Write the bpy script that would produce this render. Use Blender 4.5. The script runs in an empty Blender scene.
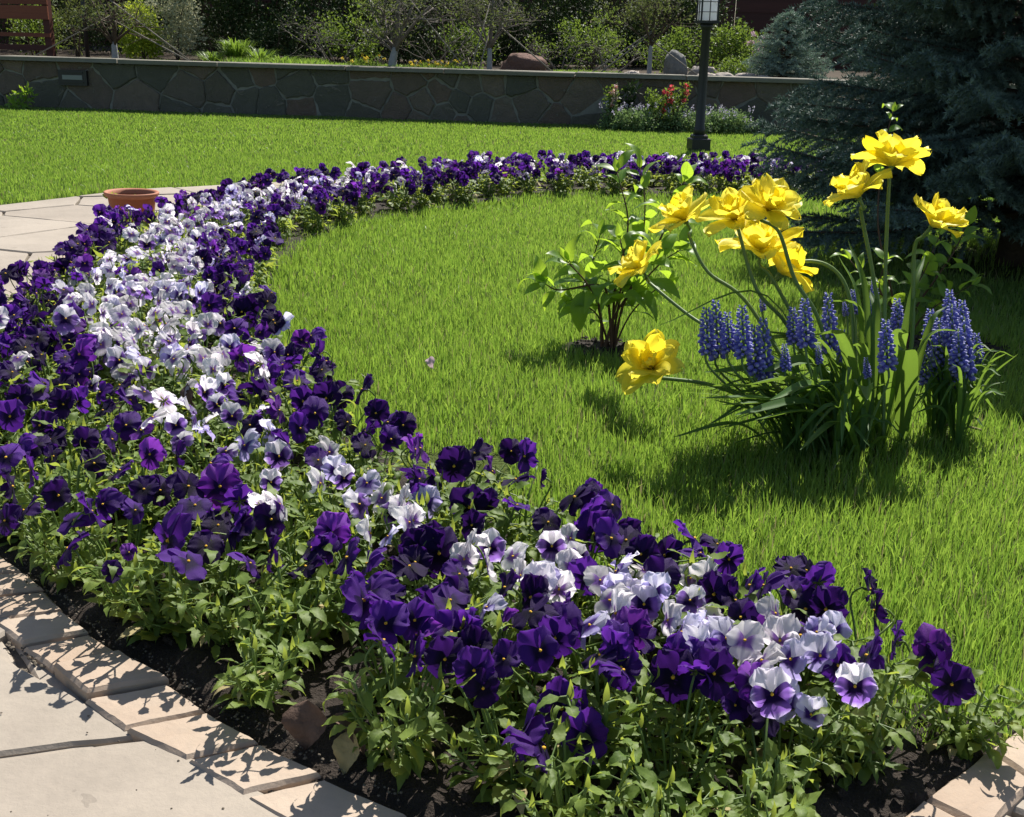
import bpy, math, random
import numpy as np
from mathutils import Vector, Matrix, Quaternion, Euler, noise

R = math.radians
random.seed(7)
rng = np.random.default_rng(7)
scn = bpy.context.scene
COL = scn.collection

# ------------------------------------------------------------------ camera
FOC = 1081.0
CAM = Vector((0, 0, 0.85))
cd = bpy.data.cameras.new('camera'); cam = bpy.data.objects.new('camera', cd); COL.objects.link(cam)
cd.sensor_width = 36; cd.lens = FOC / 1024 * 36; cd.clip_start = 0.02; cd.clip_end = 500
CR = Matrix.Rotation(R(90 - 18.6), 3, 'X') @ Matrix.Rotation(R(1.5), 3, 'Z')
cam.matrix_world = Matrix.Translation(CAM) @ CR.to_4x4()
scn.camera = cam

# ------------------------------------------------------------------ sky and sun
SUN_EL, SUN_AZ = 51, 22
w = bpy.data.worlds.new('World'); scn.world = w; w.use_nodes = True
nt = w.node_tree; bg = nt.nodes['Background']
sky = nt.nodes.new('ShaderNodeTexSky'); sky.sky_type = 'NISHITA'; sky.sun_disc = False
sky.sun_elevation = R(SUN_EL); sky.sun_rotation = R(SUN_AZ)
nt.links.new(sky.outputs[0], bg.inputs[0]); bg.inputs[1].default_value = 0.07
ld = bpy.data.lights.new('sun', 'SUN'); ld.energy = 5.0; ld.angle = R(0.5); ld.color = (1, 0.95, 0.87)
sun = bpy.data.objects.new('sun', ld); COL.objects.link(sun)
sv = Vector((math.sin(R(SUN_AZ)) * math.cos(R(SUN_EL)), math.cos(R(SUN_AZ)) * math.cos(R(SUN_EL)), math.sin(R(SUN_EL))))
sun.rotation_euler = sv.to_track_quat('Z', 'Y').to_euler()
sun.location = sv * 20
scn.view_settings.view_transform = 'Standard'; scn.view_settings.look = 'None'
scn.view_settings.exposure = 0.80; scn.view_settings.gamma = 1
scn.render.engine = 'CYCLES'
scn.cycles.use_denoising = True
scn.cycles.max_bounces = 7; scn.cycles.diffuse_bounces = 3; scn.cycles.glossy_bounces = 2
scn.cycles.transmission_bounces = 4; scn.cycles.transparent_max_bounces = 4

# ------------------------------------------------------------------ where things stand: real points from the survey of the photo
def ray(px, py): return CR @ Vector(((px - 512) / FOC, -(py - 408.5) / FOC, -1))
def gp(px, py, h=0.0):
    d = ray(px, py); t = (h - CAM.z) / d.z
    return CAM + d * t
def pt(px, py, z): return CAM + ray(px, py) * z
def proj(p):
    q = CR.transposed() @ (Vector(p) - CAM)
    return (512 + FOC * q.x / -q.z, 408.5 - FOC * q.y / -q.z, -q.z)

# ------------------------------------------------------------------ helpers
class MB:
    def __init__(s): s.v = []; s.f = []; s.m = []; s.d = []
    def add(s, vs, fs, mi=0, d=(0, 0, 0)):
        o = len(s.v)
        s.v.extend(tuple(x) for x in vs)
        if isinstance(d, list): s.d.extend(d)
        else: s.d.extend([d] * len(vs))
        for f in fs: s.f.append(tuple(o + i for i in f)); s.m.append(mi)
    def mesh(s, name, mats, smooth=True):
        me = bpy.data.meshes.new(name)
        me.from_pydata(s.v, [], s.f)
        for m in mats: me.materials.append(m)
        me.polygons.foreach_set('material_index', s.m)
        me.polygons.foreach_set('use_smooth', [smooth] * len(s.f))
        a = me.attributes.new('data', 'FLOAT_VECTOR', 'POINT')
        a.data.foreach_set('vector', np.array(s.d, dtype=np.float32).ravel())
        me.update(); return me

def link(name, me, parent=None, loc=None):
    o = bpy.data.objects.new(name, me); COL.objects.link(o)
    if parent is not None: o.parent = parent
    if loc is not None: o.location = loc
    return o
def tag(o, label=None, cat=None, group=None, kind=None):
    if label: o['label'] = label
    if cat: o['category'] = cat
    if group: o['group'] = group
    if kind: o['kind'] = kind
    return o
def thing(name, loc, label, cat, group=None, rz=0):
    o = bpy.data.objects.new(name, None); COL.objects.link(o); o.location = loc; o.rotation_euler = (0, 0, rz)
    o.empty_display_size = 0.05
    return tag(o, label, cat, group)

def np_mesh(name, V, F4=None, F3=None, mats=(), attr=None, smooth=True):
    me = bpy.data.meshes.new(name)
    n4 = 0 if F4 is None else len(F4); n3 = 0 if F3 is None else len(F3)
    me.vertices.add(len(V)); me.vertices.foreach_set('co', V.astype(np.float32).ravel())
    loops = np.concatenate([x.ravel() for x in (F4, F3) if x is not None]).astype(np.int32)
    me.loops.add(len(loops)); me.loops.foreach_set('vertex_index', loops)
    me.polygons.add(n4 + n3)
    st = np.concatenate([np.arange(n4) * 4, n4 * 4 + np.arange(n3) * 3]).astype(np.int32)
    me.polygons.foreach_set('loop_start', st)
    me.polygons.foreach_set('use_smooth', np.full(n4 + n3, smooth))
    for m in mats: me.materials.append(m)
    if attr is not None:
        a = me.attributes.new('data', 'FLOAT_VECTOR', 'POINT'); a.data.foreach_set('vector', attr.astype(np.float32).ravel())
    me.update(calc_edges=True); me.validate(); return me

def tube(mb, pts, rad, n=6, mi=0, d=(0, 0, 0), cap=True):
    pts = [Vector(p) for p in pts]
    if not isinstance(rad, (list, tuple)): rad = [rad] * len(pts)
    up = Vector((0.13, 0.21, 0.97)); vs = []
    for i, p in enumerate(pts):
        t = (pts[min(i + 1, len(pts) - 1)] - pts[max(i - 1, 0)])
        if t.length < 1e-9: t = Vector((0, 0, 1))
        t.normalize()
        u = t.cross(up)
        if u.length < 0.1: u = t.cross(Vector((1, 0, 0)))
        u.normalize(); v = t.cross(u)
        for k in range(n):
            a = 2 * math.pi * k / n
            vs.append(p + (u * math.cos(a) + v * math.sin(a)) * rad[i])
    fs = []
    for i in range(len(pts) - 1):
        for k in range(n):
            fs.append((i * n + k, i * n + (k + 1) % n, (i + 1) * n + (k + 1) % n, (i + 1) * n + k))
    if cap:
        fs.append(tuple(range(n))[::-1]); fs.append(tuple((len(pts) - 1) * n + k for k in range(n)))
    mb.add(vs, fs, mi, d)

def spline(pts, m=6):
    pts = [Vector(p) for p in pts]; out = []
    P = [pts[0] * 2 - pts[1]] + pts + [pts[-1] * 2 - pts[-2]]
    for i in range(1, len(P) - 2):
        for k in range(m):
            t = k / m; a, b, c, e = P[i - 1], P[i], P[i + 1], P[i + 2]
            out.append(0.5 * ((2 * b) + (c - a) * t + (2 * a - 5 * b + 4 * c - e) * t * t + (3 * b - a - 3 * c + e) * t ** 3))
    out.append(pts[-1]); return out

def box(mb, c, s, mi=0, rot=None, bev=0.0, jit=0.0, d=(0, 0, 0)):
    """box with optional chamfered upper edges"""
    cx, cy, cz = c; x, y, z = s[0] / 2, s[1] / 2, s[2] / 2
    rings = [(-z, 0), (z - bev, 0), (z, bev)] if bev else [(-z, 0), (z, 0)]
    vs = []
    for zz, b in rings:
        for sx, sy in ((-1, -1), (1, -1), (1, 1), (-1, 1)):
            p = Vector((sx * (x - b) + random.uniform(-jit, jit), sy * (y - b) + random.uniform(-jit, jit), zz))
            if rot is not None: p = rot @ p
            vs.append(p + Vector(c))
    n = len(rings); fs = [(3, 2, 1, 0)]
    for r in range(n - 1):
        for k in range(4): fs.append((r * 4 + k, r * 4 + (k + 1) % 4, r * 4 + 4 + (k + 1) % 4, r * 4 + 4 + k))
    fs.append(tuple((n - 1) * 4 + k for k in range(4)))
    mb.add(vs, fs, mi, d)

def in_poly(X, Y, poly):
    X = np.asarray(X, float); Y = np.asarray(Y, float); ins = np.zeros(X.shape, bool); n = len(poly); j = n - 1
    for i in range(n):
        xi, yi = poly[i]; xj, yj = poly[j]
        c = ((yi > Y) != (yj > Y)) & (X < (xj - xi) * (Y - yi) / (yj - yi + 1e-12) + xi)
        ins ^= c; j = i
    return ins
def dist_line(X, Y, line):
    X = np.asarray(X, float); Y = np.asarray(Y, float); best = np.full(X.shape, 1e9)
    for (x0, y0), (x1, y1) in zip(line[:-1], line[1:]):
        dx, dy = x1 - x0, y1 - y0; L = dx * dx + dy * dy + 1e-12
        t = np.clip(((X - x0) * dx + (Y - y0) * dy) / L, 0, 1)
        best = np.minimum(best, np.hypot(X - x0 - t * dx, Y - y0 - t * dy))
    return best

# ------------------------------------------------------------------ materials
def new_mat(name):
    m = bpy.data.materials.new(name); m.use_nodes = True; nt = m.node_tree; nt.nodes.clear()
    out = nt.nodes.new('ShaderNodeOutputMaterial'); return m, nt, out
def N(nt, t, **kw):
    n = nt.nodes.new(t)
    for k, v in kw.items(): setattr(n, k, v)
    return n
def mixc(nt, fac, a, b, mode='MIX'):
    n = N(nt, 'ShaderNodeMix', data_type='RGBA', blend_type=mode); n.clamp_factor = True
    for s, v in ((n.inputs[0], fac), (n.inputs[6], a), (n.inputs[7], b)):
        if isinstance(v, (int, float)): s.default_value = v
        elif isinstance(v, tuple): s.default_value = (*v, 1) if len(v) == 3 else v
        else: nt.links.new(v, s)
    return n.outputs[2]
def mth(nt, op, a, b=0.0, c=None):
    n = N(nt, 'ShaderNodeMath', operation=op)
    for s, v in zip(n.inputs, (a, b, c)):
        if v is None: continue
        if isinstance(v, (int, float)): s.default_value = v
        else: nt.links.new(v, s)
    return n.outputs[0]
def ramp(nt, fac, stops):
    n = N(nt, 'ShaderNodeValToRGB'); nt.links.new(fac, n.inputs[0]); e = n.color_ramp.elements
    while len(e) < len(stops): e.new(0.5)
    for k, (p, c) in zip(e, stops): k.position = p; k.color = (*c, 1)
    return n.outputs[0]
def data_attr(nt):
    a = N(nt, 'ShaderNodeAttribute', attribute_name='data'); s = N(nt, 'ShaderNodeSeparateXYZ')
    nt.links.new(a.outputs['Vector'], s.inputs[0]); return s.outputs
def noise_tex(nt, scale, detail=3, coord='Object', dist=0.0, rough=0.55):
    tc = N(nt, 'ShaderNodeTexCoord'); n = N(nt, 'ShaderNodeTexNoise'); n.inputs['Scale'].default_value = scale
    n.inputs['Detail'].default_value = detail; n.inputs['Distortion'].default_value = dist; n.inputs['Roughness'].default_value = rough
    nt.links.new(tc.outputs[coord], n.inputs['Vector']); return n
def bump(nt, h, strength=0.4, dist=0.01):
    b = N(nt, 'ShaderNodeBump'); b.inputs['Strength'].default_value = strength; b.inputs['Distance'].default_value = dist
    nt.links.new(h, b.inputs['Height']); return b.outputs[0]
def principled(nt, out, col, rough=0.7, spec=0.3, nrm=None, sheen=0):
    p = N(nt, 'ShaderNodeBsdfPrincipled')
    if isinstance(col, tuple): p.inputs['Base Color'].default_value = (*col, 1)
    else: nt.links.new(col, p.inputs['Base Color'])
    if isinstance(rough, (int, float)): p.inputs['Roughness'].default_value = rough
    else: nt.links.new(rough, p.inputs['Roughness'])
    p.inputs['Specular IOR Level'].default_value = spec
    if sheen: p.inputs['Sheen Weight'].default_value = sheen
    if nrm is not None: nt.links.new(nrm, p.inputs['Normal'])
    if out is not None: nt.links.new(p.outputs[0], out.inputs[0])
    return p
def leaf_like(name, colfn, trfn, tr=0.4, rough=0.5, spec=0.4, bumpn=None, sheen=0):
    """thin leaf or petal: reflects its own colour and lets light through"""
    m, nt, out = new_mat(name)
    d = data_attr(nt); oi = N(nt, 'ShaderNodeObjectInfo')
    c = colfn(nt, d, oi.outputs['Random']); t = trfn(nt, d, oi.outputs['Random'], c)
    nrm = None
    if bumpn:
        nz = noise_tex(nt, bumpn[0], 2); nrm = bump(nt, nz.outputs[0], bumpn[1], bumpn[2])
    p = principled(nt, None, c, rough, spec, nrm, sheen)
    b = N(nt, 'ShaderNodeBsdfTranslucent'); nt.links.new(t, b.inputs[0])
    mx = N(nt, 'ShaderNodeMixShader'); mx.inputs[0].default_value = tr
    nt.links.new(p.outputs[0], mx.inputs[1]); nt.links.new(b.outputs[0], mx.inputs[2]); nt.links.new(mx.outputs[0], out.inputs[0])
    return m
def green(name, dark, light, trc, tr=0.42, rough=0.45, spec=0.4, bumpn=None, rib=0.0):
    # data.z: the leaf's own random; data.x: along the leaf
    def cf(nt, d, r):
        f = mth(nt, 'ADD', mth(nt, 'MULTIPLY', d[2], 0.75), mth(nt, 'MULTIPLY', r, 0.25))
        c = mixc(nt, f, dark, light)
        if rib:
            wv = mth(nt, 'SINE', mth(nt, 'ADD', mth(nt, 'MULTIPLY', d[0], 48.0), mth(nt, 'MULTIPLY', d[1], -9.0)))
            v = mth(nt, 'MAXIMUM', mth(nt, 'SUBTRACT', 1.0, mth(nt, 'MULTIPLY', d[1], 9.0)), mth(nt, 'MULTIPLY', mth(nt, 'GREATER_THAN', wv, 0.80), 0.5))
            nz = noise_tex(nt, 25, 3); c = mixc(nt, mth(nt, 'MULTIPLY', nz.outputs[0], 0.45), c, tuple(x * 0.6 for x in dark))
            c = mixc(nt, mth(nt, 'MULTIPLY', v, rib), c, tuple(min(1, x * 1.5) for x in light))
        return c
    def tf(nt, d, r, c):
        t = mixc(nt, d[2], tuple(x * 0.75 for x in trc), trc)
        if rib:
            wv = mth(nt, 'SINE', mth(nt, 'ADD', mth(nt, 'MULTIPLY', d[0], 48.0), mth(nt, 'MULTIPLY', d[1], -9.0)))
            v = mth(nt, 'MAXIMUM', mth(nt, 'SUBTRACT', 1.0, mth(nt, 'MULTIPLY', d[1], 9.0)), mth(nt, 'MULTIPLY', mth(nt, 'GREATER_THAN', wv, 0.80), 0.6))
            t = mixc(nt, mth(nt, 'MULTIPLY', v, rib), t, tuple(x * 0.45 for x in trc))
        return t
    return leaf_like(name, cf, tf, tr, rough, spec, bumpn)

M = {}
M['pansy_leaf'] = green('pansy_leaf', (0.07, 0.135, 0.025), (0.20, 0.28, 0.06), (0.48, 0.58, 0.08), 0.44, 0.55, 0.3, (60, .5, .004), rib=.35)
M['pansy_stem'] = green('pansy_stem', (0.10, 0.17, 0.04), (0.16, 0.24, 0.06), (0.3, 0.42, 0.06), 0.25)
M['shrub_leaf'] = green('shrub_leaf', (0.08, 0.17, 0.03), (0.20, 0.33, 0.06), (0.48, 0.70, 0.05), 0.56, 0.42, 0.35, rib=.7)
M['tulip_leaf'] = green('tulip_leaf', (0.045, 0.10, 0.03), (0.08, 0.16, 0.04), (0.26, 0.42, 0.05), 0.38, 0.55, 0.25)
M['tulip_stem'] = green('tulip_stem', (0.12, 0.2, 0.06), (0.16, 0.25, 0.08), (0.25, 0.36, 0.08), 0.2)
def grass_mat():
    def cf(nt, d, r):
        nz = noise_tex(nt, 2.2, 4, rough=0.7)
        f = mth(nt, 'ADD', mth(nt, 'MULTIPLY', d[2], 0.65), mth(nt, 'MULTIPLY', mth(nt, 'SUBTRACT', nz.outputs[0], 0.28), 0.9))
        c = mixc(nt, f, (0.054, 0.112, 0.020), (0.210, 0.300, 0.064))
        return mixc(nt, mth(nt, 'GREATER_THAN', d[2], 0.965), c, (0.34, 0.31, 0.16))
    def tf(nt, d, r, c):
        t = mixc(nt, d[2], (0.235, 0.43, 0.045), (0.42, 0.60, 0.08))
        return mixc(nt, mth(nt, 'GREATER_THAN', d[2], 0.965), t, (0.30, 0.27, 0.12))
    return leaf_like('grass_blade', cf, tf, 0.42, 0.42, 0.4)
M['grass_blade'] = grass_mat()
M['conifer'] = green('conifer', (0.055, 0.090, 0.074), (0.175, 0.245, 0.205), (0.08, 0.13, 0.10), 0.12, 0.6, 0.25)
M['pale_conifer'] = green('pale_conifer', (0.10, 0.16, 0.13), (0.26, 0.34, 0.28), (0.2, 0.3, 0.2), 0.2, 0.6, 0.25)
M['dark_leaf'] = green('dark_leaf', (0.014, 0.028, 0.010), (0.048, 0.078, 0.022), (0.04, 0.07, 0.015), 0.12, 0.6, 0.15)
M['mid_leaf'] = green('mid_leaf', (0.04, 0.085, 0.016), (0.11, 0.18, 0.035), (0.26, 0.38, 0.05), 0.35, 0.5, 0.25)
M['lime_leaf'] = green('lime_leaf', (0.16, 0.24, 0.02), (0.36, 0.44, 0.05), (0.55, 0.65, 0.06), 0.4, 0.5, 0.25)
M['cream_leaf'] = green('cream_leaf', (0.22, 0.27, 0.14), (0.55, 0.55, 0.38), (0.5, 0.5, 0.3), 0.35, 0.5, 0.25)
M['silver_leaf'] = green('silver_leaf', (0.09, 0.16, 0.06), (0.22, 0.30, 0.14), (0.25, 0.38, 0.12), 0.3, 0.6, 0.2)
M['twig_leaf'] = green('twig_leaf', (0.05, 0.07, 0.03), (0.12, 0.15, 0.06), (0.2, 0.25, 0.06), 0.3, 0.6, 0.2)

def flat(name, col, rough=0.6, spec=0.3, var=0.25, scale=30, bstr=0.3, bdist=0.004, metallic=0):
    m, nt, out = new_mat(name)
    nz = noise_tex(nt, scale, 5); nz2 = noise_tex(nt, scale * 0.13, 3)
    c = mixc(nt, nz.outputs[0], tuple(x * (1 - var) for x in col), tuple(min(1, x * (1 + var)) for x in col))
    c = mixc(nt, mth(nt, 'MULTIPLY', nz2.outputs[0], 0.6), c, tuple(x * 0.7 for x in col))
    p = principled(nt, out, c, rough, spec, bump(nt, nz.outputs[0], bstr, bdist)); p.inputs['Metallic'].default_value = metallic
    return m
M['bark'] = flat('bark', (0.10, 0.075, 0.055), 0.85, 0.15, 0.4, 60, 0.8, 0.006)
M['pale_bark'] = flat('pale_bark', (0.19, 0.165, 0.145), 0.85, 0.15, 0.4, 60, 0.8, 0.006)
M['limewash'] = flat('limewash', (0.34, 0.34, 0.34), 0.85, 0.15, 0.35, 30, 0.6, 0.006)
M['woody'] = flat('woody', (0.10, 0.055, 0.035), 0.8, 0.2, 0.3, 80)
M['rope'] = flat('rope', (0.26, 0.235, 0.19), 0.85, 0.2, 0.2, 60)
M['black_metal'] = flat('black_metal', (0.018, 0.018, 0.02), 0.45, 0.5, 0.2, 50, 0.1)
M['terracotta'] = flat('terracotta', (0.34, 0.095, 0.035), 0.65, 0.35, 0.18, 40, 0.1)
M['rim_clay'] = flat('rim_clay', (0.40, 0.16, 0.09), 0.7, 0.3, 0.18, 40, 0.1)
M['brown_rock'] = flat('brown_rock', (0.16, 0.095, 0.075), 0.9, 0.2, 0.35, 8, 1.0, 0.04)
M['grey_rock'] = flat('grey_rock', (0.22, 0.22, 0.21), 0.9, 0.2, 0.35, 8, 1.0, 0.04)
M['pale_rock'] = flat('pale_rock', (0.40, 0.35, 0.31), 0.9, 0.2, 0.3, 10, 1.0, 0.03)
M['dead_leaf'] = flat('dead_leaf', (0.12, 0.078, 0.058), 0.7, 0.2, 0.5, 90, 0.9)
M['dry_leaf'] = flat('dry_leaf', (0.30, 0.25, 0.12), 0.7, 0.2, 0.5, 90, 0.9)

def frosted():
    m, nt, out = new_mat('frosted_glass')
    p = principled(nt, None, (0.85, 0.87, 0.88), 0.35, 0.5)
    b = N(nt, 'ShaderNodeBsdfTranslucent'); b.inputs[0].default_value = (0.9, 0.92, 0.95, 1)
    mx = N(nt, 'ShaderNodeMixShader'); mx.inputs[0].default_value = 0.55
    nt.links.new(p.outputs[0], mx.inputs[1]); nt.links.new(b.outputs[0], mx.inputs[2]); nt.links.new(mx.outputs[0], out.inputs[0]); return m
M['frosted'] = frosted()

def soil_mat():
    m, nt, out = new_mat('soil')
    a = noise_tex(nt, 45, 6, rough=0.7); b = noise_tex(nt, 220, 3)
    c = mixc(nt, a.outputs[0], (0.010, 0.007, 0.005), (0.055, 0.040, 0.030))
    f = mth(nt, 'GREATER_THAN', b.outputs[0], 0.68)
    c = mixc(nt, mth(nt, 'MULTIPLY', f, 0.5), c, (0.16, 0.13, 0.10))
    h = mth(nt, 'ADD', a.outputs[0], mth(nt, 'MULTIPLY', b.outputs[0], 0.4))
    principled(nt, out, c, 0.85, 0.3, bump(nt, h, 1.0, 0.02)); return m
M['soil'] = soil_mat()
def lawn_mat():
    m, nt, out = new_mat('lawn_ground')
    a = noise_tex(nt, 3, 4); b = noise_tex(nt, 90, 4)
    c = mixc(nt, b.outputs[0], (0.035, 0.055, 0.012), (0.09, 0.13, 0.025))
    c = mixc(nt, mth(nt, 'MULTIPLY', a.outputs[0], 0.35), c, (0.07, 0.075, 0.03))
    principled(nt, out, c, 0.9, 0.1, bump(nt, b.outputs[0], 1.0, 0.02)); return m
M['lawn'] = lawn_mat()
def slab_mat(name, c0, c1, c2, sc=2.2):
    m, nt, out = new_mat(name)
    d = data_attr(nt); a = noise_tex(nt, sc, 5, dist=0.6); b = noise_tex(nt, 70, 6, rough=0.7); s = noise_tex(nt, 14, 3)
    c = mixc(nt, d[2], c0, c1); c = mixc(nt, mth(nt, 'MULTIPLY', a.outputs[0], 0.7), c, c2)
    c = mixc(nt, mth(nt, 'MULTIPLY', mth(nt, 'SUBTRACT', b.outputs[0], 0.42), 1.3), c, tuple(x * 0.68 for x in c1))
    sp = mth(nt, 'GREATER_THAN', s.outputs[0], 0.70)
    c = mixc(nt, mth(nt, 'MULTIPLY', sp, 0.35), c, tuple(x * 0.45 for x in c0)); big = noise_tex(nt, 1.1, 6, rough=0.75); c = mixc(nt, mth(nt, 'MULTIPLY', mth(nt, 'SUBTRACT', big.outputs[0], 0.45), 2.2), c, tuple(x * 0.62 for x in c2))
    h = mth(nt, 'ADD', mth(nt, 'MULTIPLY', b.outputs[0], 0.35), a.outputs[0])
    principled(nt, out, c, 0.8, 0.25, bump(nt, h, 0.5, 0.008)); return m
M['flag'] = slab_mat('flagstone', (0.33, 0.28, 0.228), (0.39, 0.34, 0.28), (0.27, 0.235, 0.193))
M['kerb'] = slab_mat('kerbstone', (0.38, 0.30, 0.23), (0.45, 0.385, 0.315), (0.36, 0.245, 0.165), 7)

M['wall'] = flat('wall_mortar', (0.23, 0.225, 0.195), 0.9, 0.2, 0.6, 9, 0.8, 0.01)
def wall_stone():
    m, nt, out = new_mat('wall_stone'); d = data_attr(nt); a = noise_tex(nt, 7, 7, rough=0.7, dist=1.0); b = noise_tex(nt, 60, 4)
    c = ramp(nt, d[2], [(0, (0.11, 0.105, 0.085)), (0.25, (0.18, 0.165, 0.135)), (0.5, (0.22, 0.145, 0.115)), (0.75, (0.13, 0.125, 0.10)), (1, (0.29, 0.21, 0.165))])
    c = mixc(nt, mth(nt, 'MULTIPLY', a.outputs[0], 0.9), c, (0.055, 0.06, 0.045)); c = mixc(nt, mth(nt, 'GREATER_THAN', a.outputs[0], 0.62), c, (0.17, 0.15, 0.12))
    principled(nt, out, c, 0.85, 0.25, bump(nt, mth(nt, 'ADD', a.outputs[0], mth(nt, 'MULTIPLY', b.outputs[0], 0.3)), 0.9, 0.03)); return m
M['wall_stone'] = wall_stone()
M['lens'] = flat('lens', (0.22, 0.24, 0.23), 0.4, 0.5, 0.1)
M['coping'] = flat('coping', (0.20, 0.19, 0.155), 0.85, 0.2, 0.3, 14, 0.6, 0.01)
M['hill_soil'] = flat('terrace_soil', (0.075, 0.06, 0.045), 0.95, 0.1, 0.4, 6, 1.0, 0.05)

def wood_mat(name, a_, b_):
    m, nt, out = new_mat(name)
    tc = N(nt, 'ShaderNodeTexCoord'); mp = N(nt, 'ShaderNodeMapping'); mp.inputs['Scale'].default_value = (1.2, 25, 25)
    n = N(nt, 'ShaderNodeTexNoise'); n.inputs['Scale'].default_value = 2; n.inputs['Detail'].default_value = 5
    nt.links.new(tc.outputs['Object'], mp.inputs[0]); nt.links.new(mp.outputs[0], n.inputs[0])
    d = data_attr(nt); c = mixc(nt, n.outputs[0], a_, b_); c = mixc(nt, mth(nt, 'MULTIPLY', d[2], 0.5), c, tuple(x * 0.5 for x in a_))
    principled(nt, out, c, 0.6, 0.3, bump(nt, n.outputs[0], 0.3, 0.005)); return m
M['red_wood'] = wood_mat('red_wood', (0.17, 0.05, 0.028), (0.30, 0.10, 0.05))
M['dark_wood'] = wood_mat('dark_wood', (0.055, 0.018, 0.014), (0.11, 0.035, 0.025))

# pansy petals: data.x = radius 0..1 from the eye, data.y = 1 for the two upper petals, data.z = random of the petal
def pansy_mat(name, up, low, blotch, rim=None, trb=1.6, tr=0.34):
    def cf(nt, d, r):
        c = mixc(nt, d[1], low, up)
        v = mth(nt, 'ADD', 0.72, mth(nt, 'MULTIPLY', r, 0.56))
        c = mixc(nt, 1.0, c, N_comb(nt, v), 'MULTIPLY')
        if rim:
            f = mth(nt, 'MULTIPLY', mth(nt, 'SUBTRACT', d[0], 0.72), 2.6)
            c = mixc(nt, f, c, rim)
        nz = noise_tex(nt, 300, 2)
        rr = mth(nt, 'ADD', d[0], mth(nt, 'MULTIPLY', mth(nt, 'SUBTRACT', nz.outputs[0], 0.5), 0.25))
        g = mth(nt, 'MULTIPLY', mth(nt, 'SUBTRACT', 0.52, rr), 4.5)
        g = mth(nt, 'MULTIPLY', mth(nt, 'MINIMUM', mth(nt, 'MAXIMUM', g, 0), 1), mth(nt, 'SUBTRACT', 1.0, mth(nt, 'MULTIPLY', d[1], 0.85)))
        return mixc(nt, g, c, blotch)
    def tf(nt, d, r, c):
        return mixc(nt, 1.0, c, (trb, trb * (0.8 if trb > 1.2 else 0.97), trb), 'MULTIPLY')
    return leaf_like(name, cf, tf, tr, 0.55, 0.14, (70, 0.35, 0.004), 0.03)
def N_comb(nt, v):
    n = N(nt, 'ShaderNodeCombineColor')
    for i in range(3): nt.links.new(v, n.inputs[i])
    return n.outputs[0]
PM = {
 'D': pansy_mat('pansy_deep_purple', (0.024, 0.006, 0.070), (0.017, 0.004, 0.052), (0.005, 0.002, 0.015), trb=2.8),
 'V': pansy_mat('pansy_violet', (0.072, 0.018, 0.195), (0.050, 0.011, 0.15), (0.010, 0.003, 0.035), trb=2.4),
 'M': pansy_mat('pansy_bright_violet', (0.19, 0.042, 0.36), (0.11, 0.02, 0.24), (0.02, 0.004, 0.06), trb=1.7),
 'B': pansy_mat('pansy_bicolour', (0.88, 0.86, 0.88), (0.24, 0.12, 0.46), (0.02, 0.005, 0.07), rim=(0.74, 0.70, 0.88), trb=1.05, tr=.6),
 'W': pansy_mat('pansy_white', (0.88, 0.86, 0.86), (0.86, 0.84, 0.87), (0.26, 0.13, 0.45), trb=1.06, tr=.62),
 'L': pansy_mat('pansy_lavender', (0.80, 0.79, 0.90), (0.46, 0.40, 0.74), (0.06, 0.02, 0.2), rim=(0.66, 0.62, 0.85), trb=1.15, tr=.48),
}
M['eye'] = flat('pansy_eye', (0.75, 0.42, 0.02), 0.6, 0.3, 0.1, 200)

def tulip_mat():
    def cf(nt, d, r):
        c = mixc(nt, d[2], (0.90, 0.79, 0.035), (0.92, 0.86, 0.13))
        f = mth(nt, 'MULTIPLY', mth(nt, 'SUBTRACT', 0.3, d[0]), 2.0)
        c = mixc(nt, f, c, (0.62, 0.50, 0.04))
        tc = N(nt, 'ShaderNodeTexNoise'); tc.inputs['Scale'].default_value = 90
        return mixc(nt, mth(nt, 'MULTIPLY', tc.outputs[0], 0.22), c, (0.86, 0.56, 0.008))
    def tf(nt, d, r, c): return mixc(nt, d[2], (0.97, 0.80, 0.03), (0.99, 0.90, 0.12))
    return leaf_like('tulip_petal', cf, tf, 0.52, 0.45, 0.25, (60, 0.2, 0.003))
M['tulip'] = tulip_mat()
M['stamen'] = flat('stamen', (0.55, 0.33, 0.02), 0.7, 0.2, 0.2, 200)
def muscari_mat():
    def cf(nt, d, r):
        c = mixc(nt, d[2], (0.12, 0.115, 0.44), (0.30, 0.28, 0.72))
        c = mixc(nt, mth(nt, 'MULTIPLY', d[0], 0.55), c, (0.26, 0.30, 0.66)); return mixc(nt, mth(nt, 'MULTIPLY', d[1], 0.65), c, (0.70, 0.70, 0.85))
    def tf(nt, d, r, c): return mixc(nt, d[2], (0.12, 0.10, 0.6), (0.25, 0.22, 0.85))
    return leaf_like('muscari_floret', cf, tf, 0.3, 0.5, 0.3)
M['muscari'] = muscari_mat()
def blossom(name, a_, b_):
    return leaf_like(name, lambda nt, d, r: mixc(nt, d[2], a_, b_), lambda nt, d, r, c: mixc(nt, d[2], a_, b_), 0.4, 0.5, 0.2)
M['red_bloom'] = blossom('red_bloom', (0.55, 0.04, 0.06), (0.75, 0.16, 0.18))
M['pale_bloom'] = blossom('pale_bloom', (0.45, 0.42, 0.60), (0.62, 0.58, 0.68))
M['pink_bloom'] = blossom('pink_bloom', (0.60, 0.38, 0.50), (0.72, 0.55, 0.62))
M['coral_bloom'] = blossom('coral_bloom', (0.62, 0.20, 0.12), (0.78, 0.66, 0.60))
M['yellow_bloom'] = blossom('yellow_bloom', (0.70, 0.50, 0.03), (0.80, 0.65, 0.1))

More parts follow.
